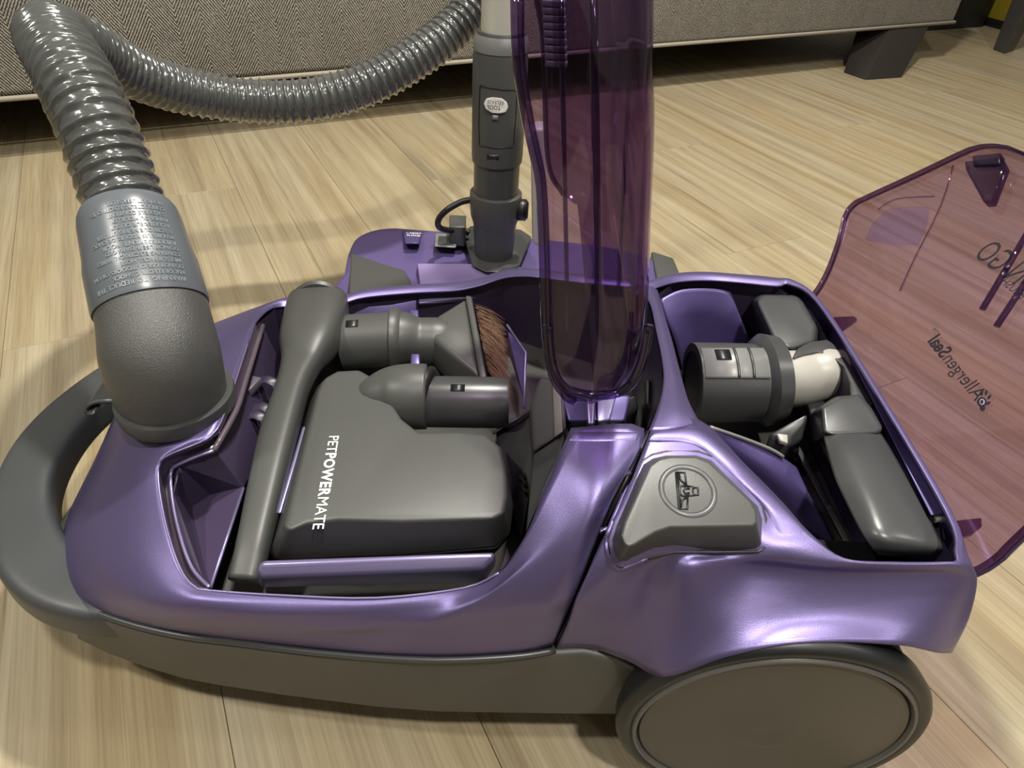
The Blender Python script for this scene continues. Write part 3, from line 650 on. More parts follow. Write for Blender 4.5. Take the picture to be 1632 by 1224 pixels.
# hinge tabs
for q in (((1300, 509), (1325, 505), (1362, 503), (1367, 509), (1345, 524), (1310, 524)), ((1500, 832), (1530, 828), (1565, 824), (1566, 838), (1550, 850), (1505, 860))):
    prism('hinge_tab', [(x, y, .208) for x, y in q], .004, tinted('hinge_violet', (.5, .34, .55), 1.5), rl, .001)
lathe('hinge_pin', U(1488, 826, .205), U(1512, 822, .205), [(0, .0028), (1, .0028)], SILVER, vac, 16)
frustum('hinge_rail', [(1338, 535, .211), (1346, 535, .211), (1505, 805, .211), (1508, 818, .211), (1484, 822, .211)], [(1338, 545, .19), (1346, 545, .19), (1505, 815, .19), (1508, 828, .19), (1484, 832, .19)], MPURP, vac, .001)
# lettering seen from behind (mirrored)
def on_lid(ox, oy, ex, ey, h=.0018):
    o_ = RL(ox, oy, h); d = (RL(ex, ey, h) - o_).normalized(); up = NL.cross(d)
    return o_, d, up
def lid_text(name, parts, ox, oy, ex, ey, upsign):
    o_, d, up = on_lid(ox, oy, ex, ey)
    return text(name, parts, PRINTK, rl, lambda x, y, h: o_ + d * x + up * (upsign * y))
# baseline runs right -> left in the picture because we see the back of the print
o1, d1, u1 = on_lid(1556, 642, 1478, 543)
L1 = (RL(1478, 543) - RL(1556, 642)).length
# choose the "up" that points to the upper right of the picture
def px_of(P): q = M @ (P - EYE); return 816 + F * q.x / q.z, 612 + F * q.y / q.z
def upfix(o_, up): a = px_of(o_); b_ = px_of(o_ + up * .01); return 1 if (b_[0] - a[0]) * 1 - (b_[1] - a[1]) * 1 > 0 else -1
s_ = upfix(o1, u1); sz = L1 / 7.0 * 1.28
text('printed_lettering', [('Allergen', 0, 0, sz, 0, 1), ('Seal', None, 0, sz, sz * .03, 1), ('TM', None, sz * .5, sz * .35, 0, 1)], PRINTK, rl, lambda x, y, h: o1 + d1 * x + u1 * (s_ * y), fit=L1 * 1.06)
# paw mark
pc = RL(1570, 646, .0006); 
def disc(cx, cy, rx_, ry_, m, h=.0018, a=0, name='paw_mark', seg=20):
    e_u = (RL(cx + 1, cy) - RL(cx, cy)); e_v = (RL(cx, cy + 1) - RL(cx, cy)); cc_ = RL(cx, cy, h)
    vv = []
    for k in range(seg):
        t = 2 * math.pi * k / seg; x = rx_ * math.cos(t); y = ry_ * math.sin(t)
        vv.append(cc_ + e_u * (x * math.cos(a) - y * math.sin(a)) + e_v * (x * math.sin(a) + y * math.cos(a)))
    o = mesh(name, vv, [tuple(range(seg))], m, rl, sm=False); return o
disc(1567, 643, 8, 8, PRINTK); disc(1568, 652, 4.5, 6, PRINTK)
for x, y, a in ((1567, 629, .1), (1574, 628, .15), (1579, 635, .7), (1577, 645, 1.1)): disc(x, y, 2.3, 4.6, PRINTK, a=a)
disc(1568, 643, 4.3, 4.8, mat('paw_pale', (.35, .28, .36), .5), .0021); disc(1568, 643, 2.4, 3.2, PRINTK, .0024)
# upper lettering, running off the right edge of the picture
o2, d2, u2 = on_lid(1632, 444, 1566, 398); s2 = upfix(o2, u2)
lw = (RL(1566, 398) - RL(1632, 444)).length; sz2 = lw / 3.0 * 1.55 * .98
def px_w(s_, size):
    return size * .62 * len(s_)
tx = 'POP-N-GO'
text('printed_lettering', [('N', -.1 * sz2, -.30 * sz2, sz2, 0, 1), ('-', .66 * sz2, -.30 * sz2, sz2, 0, 1), ('GO', 1.0 * sz2 * .98, -.30 * sz2, sz2, 0, 1), ('POP-', -2.3 * sz2, -.30 * sz2, sz2, 0, 1)], PRINTK, rl, lambda x, y, h: o2 + d2 * x * .78 + u2 * (s2 * y))
o3, d3, u3 = on_lid(1637, 487, 1571, 432); s3 = upfix(o3, u3); sz3 = (RL(1571, 432) - RL(1637, 487)).length / 8 * 1.28
text('printed_lettering', [('FLOOR BRUSH', -2.9 * sz3, 0, sz3, 0, 1.05)], PRINTK, rl, lambda x, y, h: o3 + d3 * x * .98 + u3 * (s3 * y))

# wheels
def wheel(xc, yface, sgn, name='wheel'):
    c = Vector((xc, yface, .0965)); inn = c + Vector((0, sgn * .05, 0))
    # tyre profile from the face inwards
    wq = _lathe(name, c, inn, [(.02, .087), (0, .0890), (0.0, .0925), (.05, .0952), (.12, .0965), (.3, .0955), (.5, .090), (.95, .082), (1, .080)], TYRE, vac, 96, (False, True), None, None)
    _lathe('rim_ring', c + Vector((0, -sgn * .0008, 0)), c + Vector((0, sgn * .004, 0)), [(.9, .0825), (.35, .0832), (0, .0842), (0, .0858), (.4, .0872), (1, .0880)], mat('rim_grey', (.075, .072, .072), .3), wq, 96, (False, False), None, None)
    _lathe('hub_cap', c + Vector((0, -sgn * .0003, 0)), c + Vector((0, sgn * .004, 0)), [(0, .001), (-.2, .012), (-.1, .02), (0.1, .024), (.0, .06), (.35, .0815), (1, .0835)], HUB, wq, 96, (True, False), None, None)
wheel(.176, .203, 1); wheel(.176, .61, -1)
# wheel arch liner
prism('wheel_well', [('w', .085, .255, .17), ('w', .262, .255, .17), ('w', .262, .30, .17), ('w', .085, .30, .17)], .12, BLACK, vac, .002)
# front swivel caster
lathe('front_caster', Vector((-.17, .385, .021)), Vector((-.17, .425, .021)), [(0, .018), (.1, .021), (.9, .021), (1, .018)], TYRE, vac, 32)
lathe('caster_stem', Vector((-.17, .405, .035)), Vector((-.17, .405, .06)), [(0, .012), (1, .016)], BLACK, vac, 20)

# ------------------------------------------------------------------ hose with elbow and cuff
hz = thing('vacuum_hose', 'ribbed grey hose rising from the canister front and drooping before the sofa', 'hose', U(282, 625, .2))
EB = U(279, 630, .213); c0 = UT(243, 494, .458); c1 = UT(203, 337, .470); cd_ = (c1 - c0).normalized()
b0_, b1_, b2_, b3_ = EB, EB + Vector((0, -.004, .040)), c0 - cd_ * .030, c0
ecl = [b0_ * (1 - t) ** 3 + b1_ * (3 * t * (1 - t) ** 2) + b2_ * (3 * t * t * (1 - t)) + b3_ * t ** 3 for t in [i / 8 for i in range(9)]]
er = [v.x for v in smooth([Vector((r, 0, 0)) for r in (.0345, .0358, .0366, .0369, .0368, .0363, .0357, .0352, .0348)], 4)]
sweep('elbow', smooth(ecl, 4), er, ELB, hz, 64)
bd = Vector((0, 0, -1))
_lathe('swivel_collar', ecl[0] + bd * .009, ecl[0] - bd * .003, [(0, .0365), (.05, .0385), (.6, .0393), (.95, .0388), (1, .0352)], GREYD, hz, 64, (True, True), None, None)
_lathe('collar_neck', ecl[0] + bd * .024, ecl[0] + bd * .010, [(0, .033), (1, .034)], BLACK, hz, 48, (True, True), None, None)

cuff = _lathe('cuff', c0, c1, [(0, .0345), (.0, .0358), (.03, .0363), (.40, .0355), (.52, .0340), (.85, .0325), (.93, .0315), (.96, .0305), (1, .0290)], CUFF, hz, 72, (True, True), 'blue-grey cuff with embossed warning text', None)
_lathe('cuff_gap', c0 - cd_ * .003, c0 + cd_ * .002, [(0, .0345), (1, .0345)], BLACK, hz, 48, (True, True), None, None)
# embossed warning text, upside down as seen
CT = (c1 - c0).normalized(); CL = (c1 - c0).length
toc = (EYE - c0.lerp(c1, .5)); toc = (toc - CT * toc.dot(CT)).normalized(); rightv = toc.cross(CT)
a_ = px_of(c0); b_ = px_of(c0 + rightv * .01)
if b_[0] < a_[0]: rightv = -rightv
lines = ['WARNING: TO REDUCE THE', 'RISK OF ELECTRIC SHOCK', 'DO NOT USE OUTDOORS OR ON', 'WET SURFACES. HOSE', 'CONTAINS ELECTRICAL WIRES', 'DO NOT USE IF DAMAGED', 'AVERTISSEMENT: POUR', 'REDUIRE LES RISQUES DE CHOC', 'ELECTRIQUE NE PAS UTILISER', 'A L EXTERIEUR OU SUR', 'ABIMER OU MOUILLER', 'LE FLEXIBLE CONTIENT', 'CONDUCTEURS ELECTRIQUES', 'NE PAS UTILISER SI USE']
CPROF = [(0, .0358), (.03, .0363), (.40, .0355), (.52, .0340), (.85, .0325), (.93, .0315), (.96, .0305), (1.2, .0290)]
def cuff_map(x, y, h):
    s = .06 * CL + y; k = s / CL; r = .028
    for (ka, ra), (kb, rb) in zip(CPROF, CPROF[1:]):
        if ka <= k <= kb: r = ra + (rb - ra) * (k - ka) / (kb - ka); break
    th = .72 - x / .033 * .92
    r += .0003 + h
    return c0 + CT * s + (toc * math.cos(th) + rightv * math.sin(th)) * r
tp = []
for i, l in enumerate(lines): tp.append((l, 0, i * CL * .059, CL * (.050 if i not in (0, 6) else .060), 0, 1.0))
# letters read rotated by half a turn: flip each line about its own baseline
def cuff_fn(x, y, h):
    i = int(max(0, y) / .0052 + .0001)
    return x, y
EMB = mat('embossed_grey', (.20, .225, .245), .3)
V_ = []
for s, x, y, size, bold, sp in tp:
    text('embossed_text', [(s, 0, 0, size, 0, 1.0)], EMB, cuff, lambda a, b2, h, y=y: cuff_map(a, y + CL * .04 - b2, h), .00015)

# ribbed hose
hpts = [c0.lerp(c1, .6), c0.lerp(c1, .9), UT(180, 272, .472), UT(150, 192, .474), UT(116, 120, .486), UT(88, 72, .52), UT(84, 58, .565), UT(106, 62, .615), UT(150, 80, .67), UT(215, 118, .73), UT(300, 146, .79), UT(400, 161, .83), UT(500, 158, .845), UT(590, 132, .855), UT(680, 80, .87), UT(735, 35, .88), UT(790, -20, .89), UT(850, -95, .90)]
sp_ = smooth(hpts, 60)
# resample at a constant step
step = .00125; path = [sp_[0]]; acc = 0
for i in range(1, len(sp_)):
    seg = sp_[i] - sp_[i - 1]; L_ = seg.length
    while acc + L_ >= step:
        k = (step - acc) / L_; P = sp_[i] - seg * (1 - k); path.append(P); seg = sp_[i] - P; L_ = seg.length; acc = 0
    acc += L_
T, N, B = frames(path); nseg = 40; vv = []; ff = []; pitch = .0102
for i, p in enumerate(path):
    s = i * step
    for k in range(nseg):
        a = 2 * math.pi * k / nseg
        ph = (s / pitch - k / nseg) % 1.0
        r = .0237 + .0030 * max(0, math.cos(2 * math.pi * (ph - .5))) ** 1.5 + .0004 * math.sin(9 * a + s * 900)
        vv.append(p + (N[i] * math.cos(a) + B[i] * math.sin(a)) * r)
for i in range(len(path) - 1):
    for k in range(nseg):
        a = i * nseg + k; b = i * nseg + (k + 1) % nseg; ff.append((a, b, b + nseg, a + nseg))
mesh('ribbed_tube', vv, ff, HOSE, hz)

# ------------------------------------------------------------------ crevice tool
cv = thing('crevice_tool', 'long slim charcoal crevice tool lying beside the wide tool head', 'attachment', U(440, 760, .12))
cp = [(391, 926, .150, 50), (404, 868, .158, 50), (424, 780, .163, 54), (445, 690, .168, 56), (466, 620, .172, 50), (480, 580, .174, 62), (491, 550, .174, 88), (503, 515, .171, 98), (508, 490, .165, 94)]
pts = [U(x, y, z) for x, y, z, ww in cp]; rr = [ww / 2 * depth(p) / F for p, (x, y, z, ww) in zip(pts, cp)]
ps = smooth(pts, 5); rs = [v.x for v in smooth([Vector((r, 0, 0)) for r in rr], 5)]
T_, N_, B_ = frames(ps)
cvb = sweep('tapered_body', ps, [(min(r * .95, .012 + max(0, r - .017) * .9), r) for r in rs], GREY, cv, 40, (True, True), supern=3.2)
_lathe('socket_rim', pts[-1] - (pts[-1] - pts[-2]).normalized() * .004, pts[-1] + (pts[-1] - pts[-2]).normalized() * .003, [(0, rr[-1] * .9), (.5, rr[-1] * .97), (1, rr[-1] * .8)], GREY, cv, 40, (True, True), None, None)

# ------------------------------------------------------------------ dusting brush
db = thing('dusting_brush', 'charcoal dusting brush with brown bristles at the back of the tray', 'attachment', U(660, 560, .12))
q0, q1 = U(546, 546, .155), U(632, 540, .160)
r_ = 44 * depth(q0) / F
_lathe('socket_tube', q0, q1, [(0, r_ * .84), (0, r_ * .93), (.03, r_), (1, r_ * .98)], GREY, db, 56, (True, True), None, None)
c_ = U(548, 550, .155)
def cyl_patch(name, q0, q1, s0, s1, th0, th1, rad, m, parent, n=10):
    T = (q1 - q0).normalized(); tc_ = (EYE - q0); tc_ = (tc_ - T * tc_.dot(T)).normalized(); rv = T.cross(tc_)
    if rv.z < 0: rv = -rv
    v = []; f = []
    for k in range(n + 1):
        t = th0 + (th1 - th0) * k / n; d = tc_ * math.cos(t) + rv * math.sin(t)
        v += [q0.lerp(q1, s0) + d * rad, q0.lerp(q1, s1) + d * rad]
    for k in range(n): a = 2 * k; f.append((a, a + 1, a + 3, a + 2))
    o = mesh(name, v, f, m, parent); solid(o, .0006, 1); return o
cyl_patch('lock_slot', q0, q1, .18, .40, .55, .85, r_ * .995, BLACK, db)
pa = smooth([U(628, 540, .160), U(642, 540, .160), U(665, 543, .158), U(682, 543, .158), U(696, 543, .158), U(706, 543, .157)], 4)
dd = depth(pa[0]) / F
sweep('neck', pa, [(v.x * dd, v.y * dd) for v in smooth([Vector(t) for t in ((47, 48, 0), (43, 45, 0), (38, 38, 0), (37, 38, 0), (37, 38, 0), (36, 36, 0))], 4)], GREY, db, 48)
_lathe('collar_ring', U(622, 540, .16), U(640, 540, .16), [(0, 45 * dd), (.1, 50 * dd), (.6, 50 * dd), (1, 45 * dd)], GREY, db, 56, (True, True), None, None)
A1, B1 = U(742, 474, .178), U(764, 598, .168); dn = Vector((0, 0, -.046))
big = [A1, A1.lerp(B1, .5), B1, B1 + dn * .5, B1 + dn, A1.lerp(B1, .5) + dn, A1 + dn, A1 + dn * .5]
cS = U(692, 543, .158); rS = 37 * dd; ex = Vector((0, 1, 0)); ez = Vector((0, 0, 1))
small = [cS + ex * (rS * math.cos(t)) + ez * (rS * math.sin(t)) for t in [math.radians(q) for q in (45, 90, 135, 180, 225, 270, 315, 0)]]
frustum('hood', big, small, GREY, db, .004, 4, raw=True)
fl = Vector((.0065, -.001, 0)); cB = sum(big, Vector()) / 8
bg = [cB + (p - cB) * 1.05 for p in big]
frustum('flange', [p + fl for p in bg], bg, GREY, db, .002, 3, raw=True)
# tuft of bristles: nobody could count them
vb = []; fb = []
for i in range(1100):
    u = random.random(); vz = random.random()
    a = U(758 + 20 * u + random.uniform(-2, 2), 484 + 106 * u, .168 - .045 * vz)
    L_ = 42 - 6 * u + random.uniform(-7, 4)
    e = U(758 + 20 * u + L_ + random.uniform(-4, 4), 484 + 106 * u + 20 + 26 * u + random.uniform(-6, 8), .160 - .045 * vz + random.uniform(-.004, .006))
    mdl = a.lerp(e, .5) + Vector((0, 0, .002)); wv = Vector((random.uniform(-1, 1), random.uniform(-1, 1), random.uniform(-1, 1))).normalized() * .00018
    wq = wv.cross(e - a).normalized() * .00024; b0 = len(vb)
    for P, k in ((a, 1), (mdl, .9), (e, .4)): vb += [P + wv * k, P + wq * k, P - (wv + wq) * .5 * k]
    for s in (0, 3):
        for k in range(3): fb.append((b0 + s + k, b0 + s + (k + 1) % 3, b0 + s + 3 + (k + 1) % 3, b0 + s + 3 + k))
bo = bpy.data.meshes.new('bristles'); bo.from_pydata([tuple(v) for v in vb], [], fb); bo.materials.append(BRISTLE)
bo = bpy.data.objects.new('bristles', bo); COL.objects.link(bo); put(bo, db); bo['kind'] = 'stuff'

# ------------------------------------------------------------------ pet hair turbine tool
pt_ = thing('turbine_tool', 'wide charcoal motorised tool head with white lettering in the front tray', 'attachment', U(620, 800, .118))
TO = [(508, 622), (518, 603), (538, 592), (572, 590), (600, 606), (640, 668), (668, 690), (735, 688), (775, 693), (797, 712), (806, 745), (808, 790), (803, 818), (785, 826), (640, 830), (540, 827), (490, 833), (462, 846), (452, 838), (476, 745)]
BO = [(494, 640), (506, 615), (530, 600), (575, 596), (604, 612), (640, 680), (668, 700), (738, 700), (785, 705), (808, 722), (816, 760), (818, 810), (812, 850), (790, 872), (640, 886), (540, 890), (460, 896), (438, 893), (430, 880), (462, 760)]
tz = [.186 + .006 * ((y - 590) / 250) for x, y in TO]
hd = frustum('housing', [U(x, y, .192) for x, y in TO], [U(x, y, .150) for x, y in BO], GREY, pt_, .008, 5, raw=True)
BO2 = [(x, y + 4) for x, y in BO]
frustum('underside', [U(x, y, .1495) for x, y in BO], [U(x, y, .122) for x, y in BO2], GREYD, pt_, .003, raw=True)
# domed neck socket
g0, g1 = U(585, 640, .178), U(684, 640, .184)
gd = depth(g1) / F
sweep('neck_socket', smooth([U(560, 634, .176), U(590, 634, .18), U(620, 632, .181), U(650, 632, .182), U(680, 632, .182)], 4), [v.x * gd for v in smooth([Vector((t, 0, 0)) for t in (8, 34, 48, 53, 53)], 4)], GREY, pt_, 56)
_lathe('socket_gap', U(678, 632, .182), U(690, 634, .182), [(0, 50 * gd), (.5, 50 * gd), (1, 44 * gd)], BLACK, pt_, 48, (True, True), None, None)
h0, h1 = U(682, 640, .18), U(811, 642, .182); r2 = 41 * depth(h1) / F
_lathe('connector_tube', h0, h1, [(0, r2), (.97, r2), (1, r2 * .97), (1, r2 * .86)], GREYD, pt_, 56, (True, True), None, None)
cyl_patch('lock_slot', h0, h1, .30, .47, .42, .72, r2 * .995, BLACK, pt_)
# lettering
lo = U(525, 694, .1924); le = U(498, 842, .1924)
ld = (le - lo).normalized(); lu = Vector((0, 0, 1)).cross(ld)
if (px_of(lo + lu * .01)[0] - px_of(lo)[0]) < 0: lu = -lu
LL = (le - lo).length; sz4 = LL / 12 * 1.44
text('white_lettering', [('PET', 0, 0, sz4, 0, .98), ('POWER', None, 0, sz4, sz4 * .028, 1.1), ('MATE', None, 0, sz4, 0, .98)], PRINTW, hd, lambda x, y, h: lo + ld * x + lu * y + Vector((0, 0, h)), .00005, fit=LL)

# ------------------------------------------------------------------ floor brush in the rear tray
GREYF = mat('slate_plastic', (.048, .050, .051), .33, 0, .05, 1200)
fb_ = thing('floor_brush', 'grey floor brush with pale swivel neck stored in the rear tray', 'attachment', U(1330, 720, .12))
HT = [(1200, 482), (1212, 468), (1272, 468), (1284, 478), (1310, 520), (1345, 576), (1400, 672), (1450, 762), (1512, 872), (1514, 884), (1500, 889), (1415, 889), (1392, 876), (1368, 830), (1335, 765), (1312, 715), (1296, 672), (1276, 620), (1250, 560), (1222, 525)]
frustum('head_base', [(x, y, .172) for x, y in HT], [(x + (x - 1350) * .01, y + 14, .13) for x, y in HT], GREYD, fb_, .004, 4)
frustum('head_block', [(1206, 480, .214), (1216, 472, .214), (1268, 472, .214), (1278, 482, .214), (1300, 520, .212), (1298, 545, .208), (1262, 556, .206), (1236, 548, .206)],
        [(1186, 478, .16), (1204, 462, .16), (1274, 464, .16), (1290, 478, .16), (1322, 540, .16), (1310, 570, .16), (1262, 580, .16), (1220, 560, .16)], GREYF, fb_, .007, 5)
# arch over the neck
sad = [(1262, 572), (1270, 556), (1290, 545), (1318, 541), (1334, 552), (1356, 584), (1392, 645), (1378, 655), (1356, 640), (1354, 610), (1344, 584), (1325, 568), (1303, 562), (1282, 566)]
frustum('head_saddle', [(x, y, .208) for x, y in sad], [(x, y + 12, .16) for x, y in sad], GREYF, fb_, .0015, 2)
frustum('head_cheek', [(1310, 648, .212), (1336, 634, .213), (1368, 628, .213), (1388, 650, .212), (1408, 682, .210), (1400, 692, .208), (1330, 694, .206), (1312, 690, .206)],
        [(1288, 660, .16), (1330, 630, .16), (1380, 622, .16), (1404, 650, .16), (1420, 690, .16), (1410, 705, .16), (1330, 712, .16), (1296, 705, .16)], GREYF, fb_, .006, 5)
grid('raised_cover', [
  [(1312, 690, .2), (1340, 690, .206), (1375, 690, .208), (1406, 690, .205)],
  [(1316, 712, .205), (1345, 710, .212), (1385, 712, .212), (1420, 715, .206)],
  [(1330, 760, .207), (1362, 750, .214), (1405, 755, .214), (1446, 760, .206)],
  [(1350, 805, .207), (1385, 800, .215), (1430, 805, .214), (1474, 810, .206)],
  [(1372, 848, .207), (1405, 850, .213), (1455, 852, .212), (1496, 855, .206)],
  [(1388, 872, .203), (1420, 874, .206), (1470, 875, .206), (1508, 875, .203)],
  [(1400, 884, .195), (1430, 886, .196), (1475, 886, .196), (1512, 884, .195)]], GREYF, fb_, 5, 5, thick=.003)
n0_, n1_ = U(1225, 598, .185), U(1345, 590, .192)
nd = depth(n0_) / F
sweep('swivel_neck', smooth([U(1222, 606, .180), U(1262, 604, .182), U(1292, 600, .184), U(1318, 595, .187), U(1340, 592, .186), U(1352, 592, .182)], 4), [v.x * nd for v in smooth([Vector((t, 0, 0)) for t in (48, 46, 43, 42, 34, 18)], 4)], LGREY, fb_, 56)
k0, k1 = U(1196, 607, .182), U(1238, 604, .184)
_lathe('collar', k0, k1, [(0, 54 * nd), (.2, 66 * nd), (.45, 74 * nd), (1, 68 * nd), (1, 50 * nd)], CUFF if False else GREYF, fb_, 64, (True, True), None, None)
j0, j1 = U(1102, 610, .18), U(1205, 610, .182)
tb = _lathe('connector_tube', j0, j1, [(0, 50 * nd), (0, 63 * nd), (.02, 64 * nd), (1, 62 * nd)], GREYF, fb_, 64, (False, True), None, None)
_lathe('tube_bore', j0 + (j1 - j0) * .015, j0 + (j1 - j0) * .6, [(0, 50 * nd), (1, 48 * nd)], BLACK, fb_, 48, (True, True), None, None)
PALE = mat('pale_grey_plastic', (.17, .175, .17), .35)
cyl_patch('inner_sleeve', j0, j1, .03, .98, .10, .95, 64.6 * nd, PALE, fb_, 16)
cyl_patch('lock_slot', j0, j1, .22, .44, .55, .85, 66.3 * nd, BLACK, fb_)
for s in (.5, .72): cyl_patch('sleeve_groove', j0, j1, s, s + .035, .12, .93, 66.2 * nd, GREYD, fb_, 14)
prism('collar_foot', [(1225, 690, .165), (1290, 655, .18), (1280, 700, .165), (1262, 712, .16), (1238, 706, .16)], .03, GREYD, fb_, .003)
prism('foot_pad', [(1238, 690, .168), (1256, 692, .168), (1256, 706, .166), (1243, 702, .166)], .004, LGREY, fb_, .001)
frustum('side_ledge', [(1266, 712, .15), (1274, 710, .15), (1370, 890, .15), (1360, 892, .15)], [(1266, 720, .12), (1274, 718, .12), (1370, 896, .12), (1360, 898, .12)], GREYF, fb_, .001)
# rear tray walls inside the canister
grid('tray_wall', [[(1050, 478, .2), (1062, 512, .185), (1075, 545, .165), (1090, 600, .12)], [(1085, 462, .205), (1095, 492, .19), (1105, 530, .165), (1110, 600, .12)], [(1135, 460, .205), (1142, 492, .188), (1150, 530, .165), (1155, 600, .12)], [(1162, 466, .2), (1176, 498, .185), (1192, 535, .165), (1215, 600, .12)]], MPURP, vac, 4, 4, thick=.002)
grid('tray_wall', [[(1130, 682, .225), (1150, 720, .2), (1175, 770, .16)], [(1185, 700, .205), (1215, 745, .19), (1245, 810, .15)], [(1240, 725, .19), (1265, 775, .175), (1290, 850, .14)], [(1270, 745, .18), (1300, 810, .165), (1335, 880, .13)]], MPURP, vac, 4, 3, thick=.002)
wire('tray_rail', PW([(1132, 681, .224), (1185, 699, .207), (1228, 716, .196), (1248, 728, .19)]), .0014, PALE, vac, 8, k=3)

# ------------------------------------------------------------------ power nozzle behind
pn = thing('power_nozzle', 'purple motorised floor nozzle standing on the wood behind the canister', 'nozzle', (-.02, .84, 0))
NO = [(552, 440), (551, 405), (560, 380), (585, 367), (618, 358), (660, 360), (740, 366), (830, 372), (940, 382), (1010, 398), (1055, 415), (1060, 425), (1058, 470), (560, 520)]
# outline on the floor level by height .07 for the back, lower towards the front
tb_ = [(-.235, .80), (-.243, .87), (-.235, .905), (-.20, .925), (-.14, .922), (-.06, .915), (.02, .912), (.10, .905), (.165, .895), (.205, .875), (.215, .80), (.20, .70), (-.22, .70)]
topz = [.058, .058, .062, .066, .068, .07, .07, .07, .066, .058, .055, .052, .052]
tz_ = smooth([Vector((x, y, z)) for (x, y), z in zip(tb_, topz)], 4, True); tb_ = [(p.x, p.y) for p in tz_]; topz = [p.z for p in tz_]
frustum('housing', [Vector((x, y, z)) for (x, y), z in zip(tb_, topz)], [Vector((x * 1.02, y + (.006 if y > .8 else -.006), .012)) for x, y in tb_], MPURP if False else mat('purple_paint_dull', (.14, .105, .27), .38, .5), pn, .008, 4, raw=True)
frustum('bumper_strip', [Vector((x * 1.03, y + (.01 if y > .8 else -.008), .022)) for x, y in tb_], [Vector((x * 1.03, y + (.01 if y > .8 else -.008), .004)) for x, y in tb_], GREYD, pn, .003, raw=True)
frustum('grey_corner', [U(x, y, .064) for x, y in ((560, 404), (620, 424), (644, 431), (654, 448), (658, 480), (556, 480))], [U(x, y, .05) for x, y in ((558, 404), (620, 424), (644, 431), (654, 448), (658, 480), (550, 480))], GREY, pn, .002, raw=True)
frustum('grey_corner', [Vector(v) for v in ((.19, .90, .066), (.222, .89, .062), (.228, .80, .06), (.19, .80, .06))], [Vector(v) for v in ((.19, .90, .03), (.222, .90, .03), (.228, .80, .03), (.19, .80, .03))], GREY, pn, .003, raw=True)
frustum('front_scoop', [U(x, y, z) for x, y, z in ((665, 420, .073), (740, 420, .073), (830, 426, .073), (856, 436, .070), (856, 480, .058), (672, 480, .058))], [U(x, y, .05) for x, y in ((665, 424), (740, 424), (830, 430), (850, 445), (850, 480), (675, 480))], mat('lit_slope_purple', (.28, .22, .45), .4, .3), pn, .002, raw=True)  # brightness of the sloped scoop painted in as a lighter purple
frustum('pedal', [U(x, y, .074) for x, y in ((642, 367), (672, 368), (668, 388), (646, 388))], [U(x, y, .066) for x, y in ((640, 366), (674, 367), (669, 390), (644, 390))], MPURP, pn, .002, raw=True)
text('small_lettering', [('CARPET', 0, .004, .0062, 0, 1), ('FLOOR', .002, -.003, .0062, 0, 1)], PRINTW, pn, lambda x, y, h: U(646, 374, .0745) + Vector((x, y, 0)))
fr = frustum('window_frame', [U(x, y, .074) for x, y in ((694, 372), (729, 374), (727, 395), (692, 393))], [U(x, y, .064) for x, y in ((694, 372), (729, 374), (727, 395), (692, 393))], PALE, pn, .002, raw=True)
frustum('window_lens', [U(x, y, .0748) for x, y in ((699, 376), (725, 377), (723, 391), (697, 390))], [U(x, y, .066) for x, y in ((699, 376), (725, 377), (723, 391), (697, 390))], GREYD, pn, .001, raw=True)
frustum('neck_cradle', [U(x, y, .076) for x, y in ((738, 372), (752, 424), (775, 434), (812, 434), (828, 424), (848, 378), (830, 366), (750, 360))], [U(x, y, .05) for x, y in ((738, 372), (752, 424), (775, 434), (812, 434), (828, 424), (848, 378), (830, 366), (750, 360))], GREYD, pn, .003, raw=True)
prism('cord_clip', [(716, 342, .10), (743, 343, .10), (742, 362, .10), (716, 361, .10)], .03, GREY, pn, .002)
wire('power_cord', PW([(756, 318, .15), (735, 322, .145), (712, 335, .135), (699, 350, .12), (700, 362, .105), (715, 367, .095), (735, 366, .09), (748, 372, .085)]), .0042, BLACK, pn, 12, k=5)

# ------------------------------------------------------------------ wand
wd = thing('wand', 'upright aluminium wand with charcoal sleeve plugged into the purple floor nozzle', 'wand', (-.033, .844, .07))
def WZ(y): return UY(793, y, .844).z
AX = lambda z: Vector((-.036, .844, z))
def wr(wpx, z): return wpx / 2 * depth(AX(z)) / F
z0 = WZ(-160)
_lathe('aluminium_tube', AX(WZ(60)), AX(.72), [(0, wr(66, WZ(40))), (1, wr(66, WZ(40)))], SILVER, wd, 56, (True, True), None, None)
za, zb_ = WZ(255), WZ(48)
R1 = wr(86, WZ(150))
slv = _lathe('sleeve', AX(za), AX(zb_), [(0, R1 * .82), (0, R1 * .98), (.05, R1), (.82, R1), (.84, R1 * .97), (.96, R1 * .93), (1, R1 * .85)], GREY, wd, 64, (True, True), None, None)
_lathe('sleeve_ring', AX(WZ(78)), AX(WZ(50)), [(0, R1 * .985), (.3, R1), (.7, R1 * .96), (1, R1 * .86)], PALE, wd, 64, (True, True), None, None)
R2 = wr(72, WZ(290))
_lathe('lower_tube', AX(.06), AX(za), [(0, R2 * .86), (.35, R2 * .98), (.6, R2), (1, R2 * 1.0)], GREYD, wd, 56, (True, True), None, None)
_lathe('swivel_collar', AX(WZ(362)), AX(WZ(305)), [(0, R2 * .92), (.35, R2 * 1.12), (.8, R2 * 1.18), (.97, R2 * 1.16), (1, R2 * 1.0)], GREY, wd, 56, (True, True), None, None)
for sg in (1,):
    lathe('pivot_knob', Vector((-.036 + R2 * .9, .84, WZ(330))), Vector((-.036 + R2 * 1.5, .84, WZ(330))), [(0, .014), (.8, .014), (1, .010)], BLACK, wd, 24)
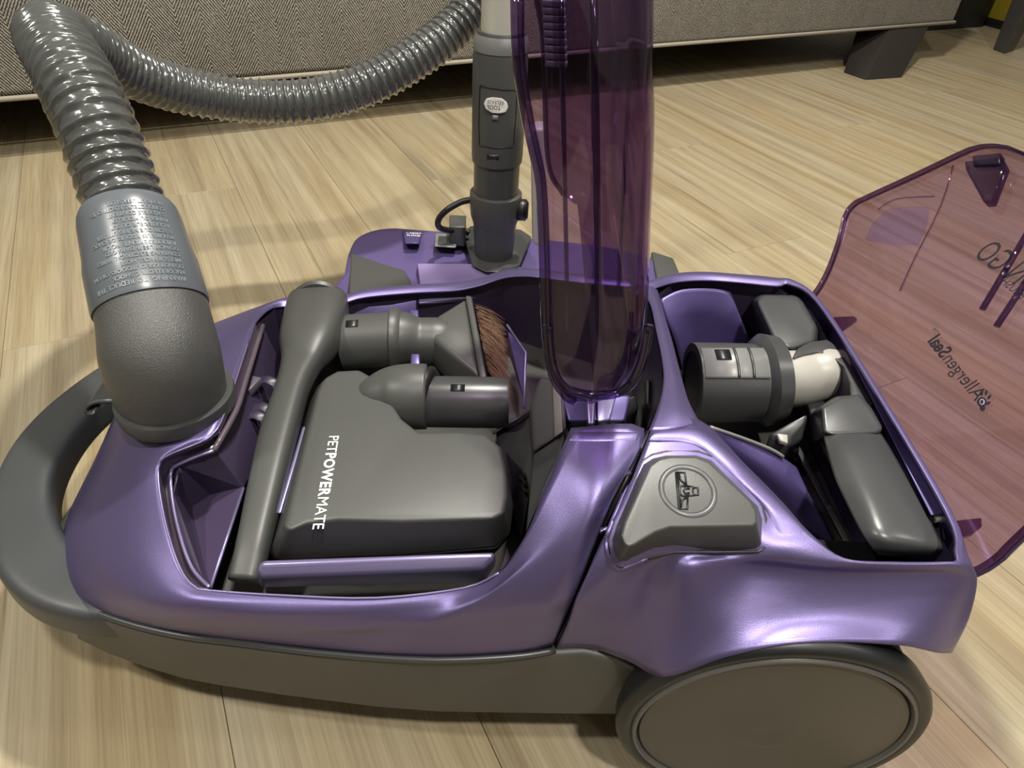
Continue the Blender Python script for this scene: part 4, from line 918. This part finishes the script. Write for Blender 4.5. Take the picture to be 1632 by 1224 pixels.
# panel on the sleeve
def on_cyl(x, y, R, h=0):
    """point of the wand's cylinder seen at a pixel"""
    d = ray(x, y); ox, oy = 0 - AX(0).x, 0 - AX(0).y; a = d.x ** 2 + d.y ** 2; b = 2 * (ox * d.x + oy * d.y); c_ = ox * ox + oy * oy - (R + h) ** 2
    t = (-b - math.sqrt(max(0, b * b - 4 * a * c_))) / (2 * a); return EYE + d * t
def dens(*p):
    out = []
    for i in range(len(p)):
        a_, b_ = p[i], p[(i + 1) % len(p)]
        for k in range(6): out.append((a_[0] + (b_[0] - a_[0]) * k / 6, a_[1] + (b_[1] - a_[1]) * k / 6))
    return out
wire('panel_groove', [on_cyl(x, y, R1, .0003) for x, y in dens((765, 136), (780, 140), (805, 143), (821, 144), (824, 148), (822, 190), (818, 235), (790, 236), (764, 232), (763, 200), (764, 160))], .0006, BLACK, slv, 6, closed=True)
bt = [(771, 165), (775, 157), (785, 155), (800, 157), (808, 163), (810, 171), (806, 179), (796, 181), (784, 180), (774, 174)]
frustum('release_button', [on_cyl(x, y, R1, .003) for x, y in bt], [on_cyl(x, y, R1, -.002) for x, y in bt], WHITE, wd, .0012, raw=True, label='white oval release button')
o5 = on_cyl(804, 167, R1, .0034); o6 = on_cyl(777, 165, R1, .0034); bd_ = (o6 - o5).normalized(); bu = -(on_cyl(790, 158, R1, .0034) - on_cyl(790, 178, R1, .0034)).normalized()
text('button_lettering', [('TOOL', .0042, .0050, .0062, .0001, 1), ('RELEASE', .0005, -.0006, .0055, 0, 1)], PRINTK, wd, lambda x, y, h: on_cyl(0, 0, R1) if False else o5 + bd_ * x + bu * (y - .0075 + .004) + Vector((0, -.0016, 0)), fit=(o6 - o5).length)
frustum('sleeve_tab', [on_cyl(x, y, R1, .0015) for x, y in ((785, 183), (794, 184), (793, 192), (784, 191))], [on_cyl(x, y, R1, -.001) for x, y in ((785, 183), (794, 184), (793, 192), (784, 191))], PALE, wd, 0, raw=True)
frustum('sleeve_slot', [on_cyl(x, y, R1, .0014) for x, y in ((776, 246), (795, 247), (795, 254), (776, 253))], [on_cyl(x, y, R1, -.003) for x, y in ((776, 246), (795, 247), (795, 254), (776, 253))], BLACK, wd, 0, raw=True)
# pale foot pedal bracket right of the wand
a1 = [UY(x, y, .80) for x, y in ((838, 222), (850, 205), (868, 205), (872, 392), (862, 396), (848, 388), (846, 260))]
frustum('release_lever', a1, [p + Vector((0, .03, 0)) for p in a1], LGREY, wd, .004, raw=True, label='pale grey lever')
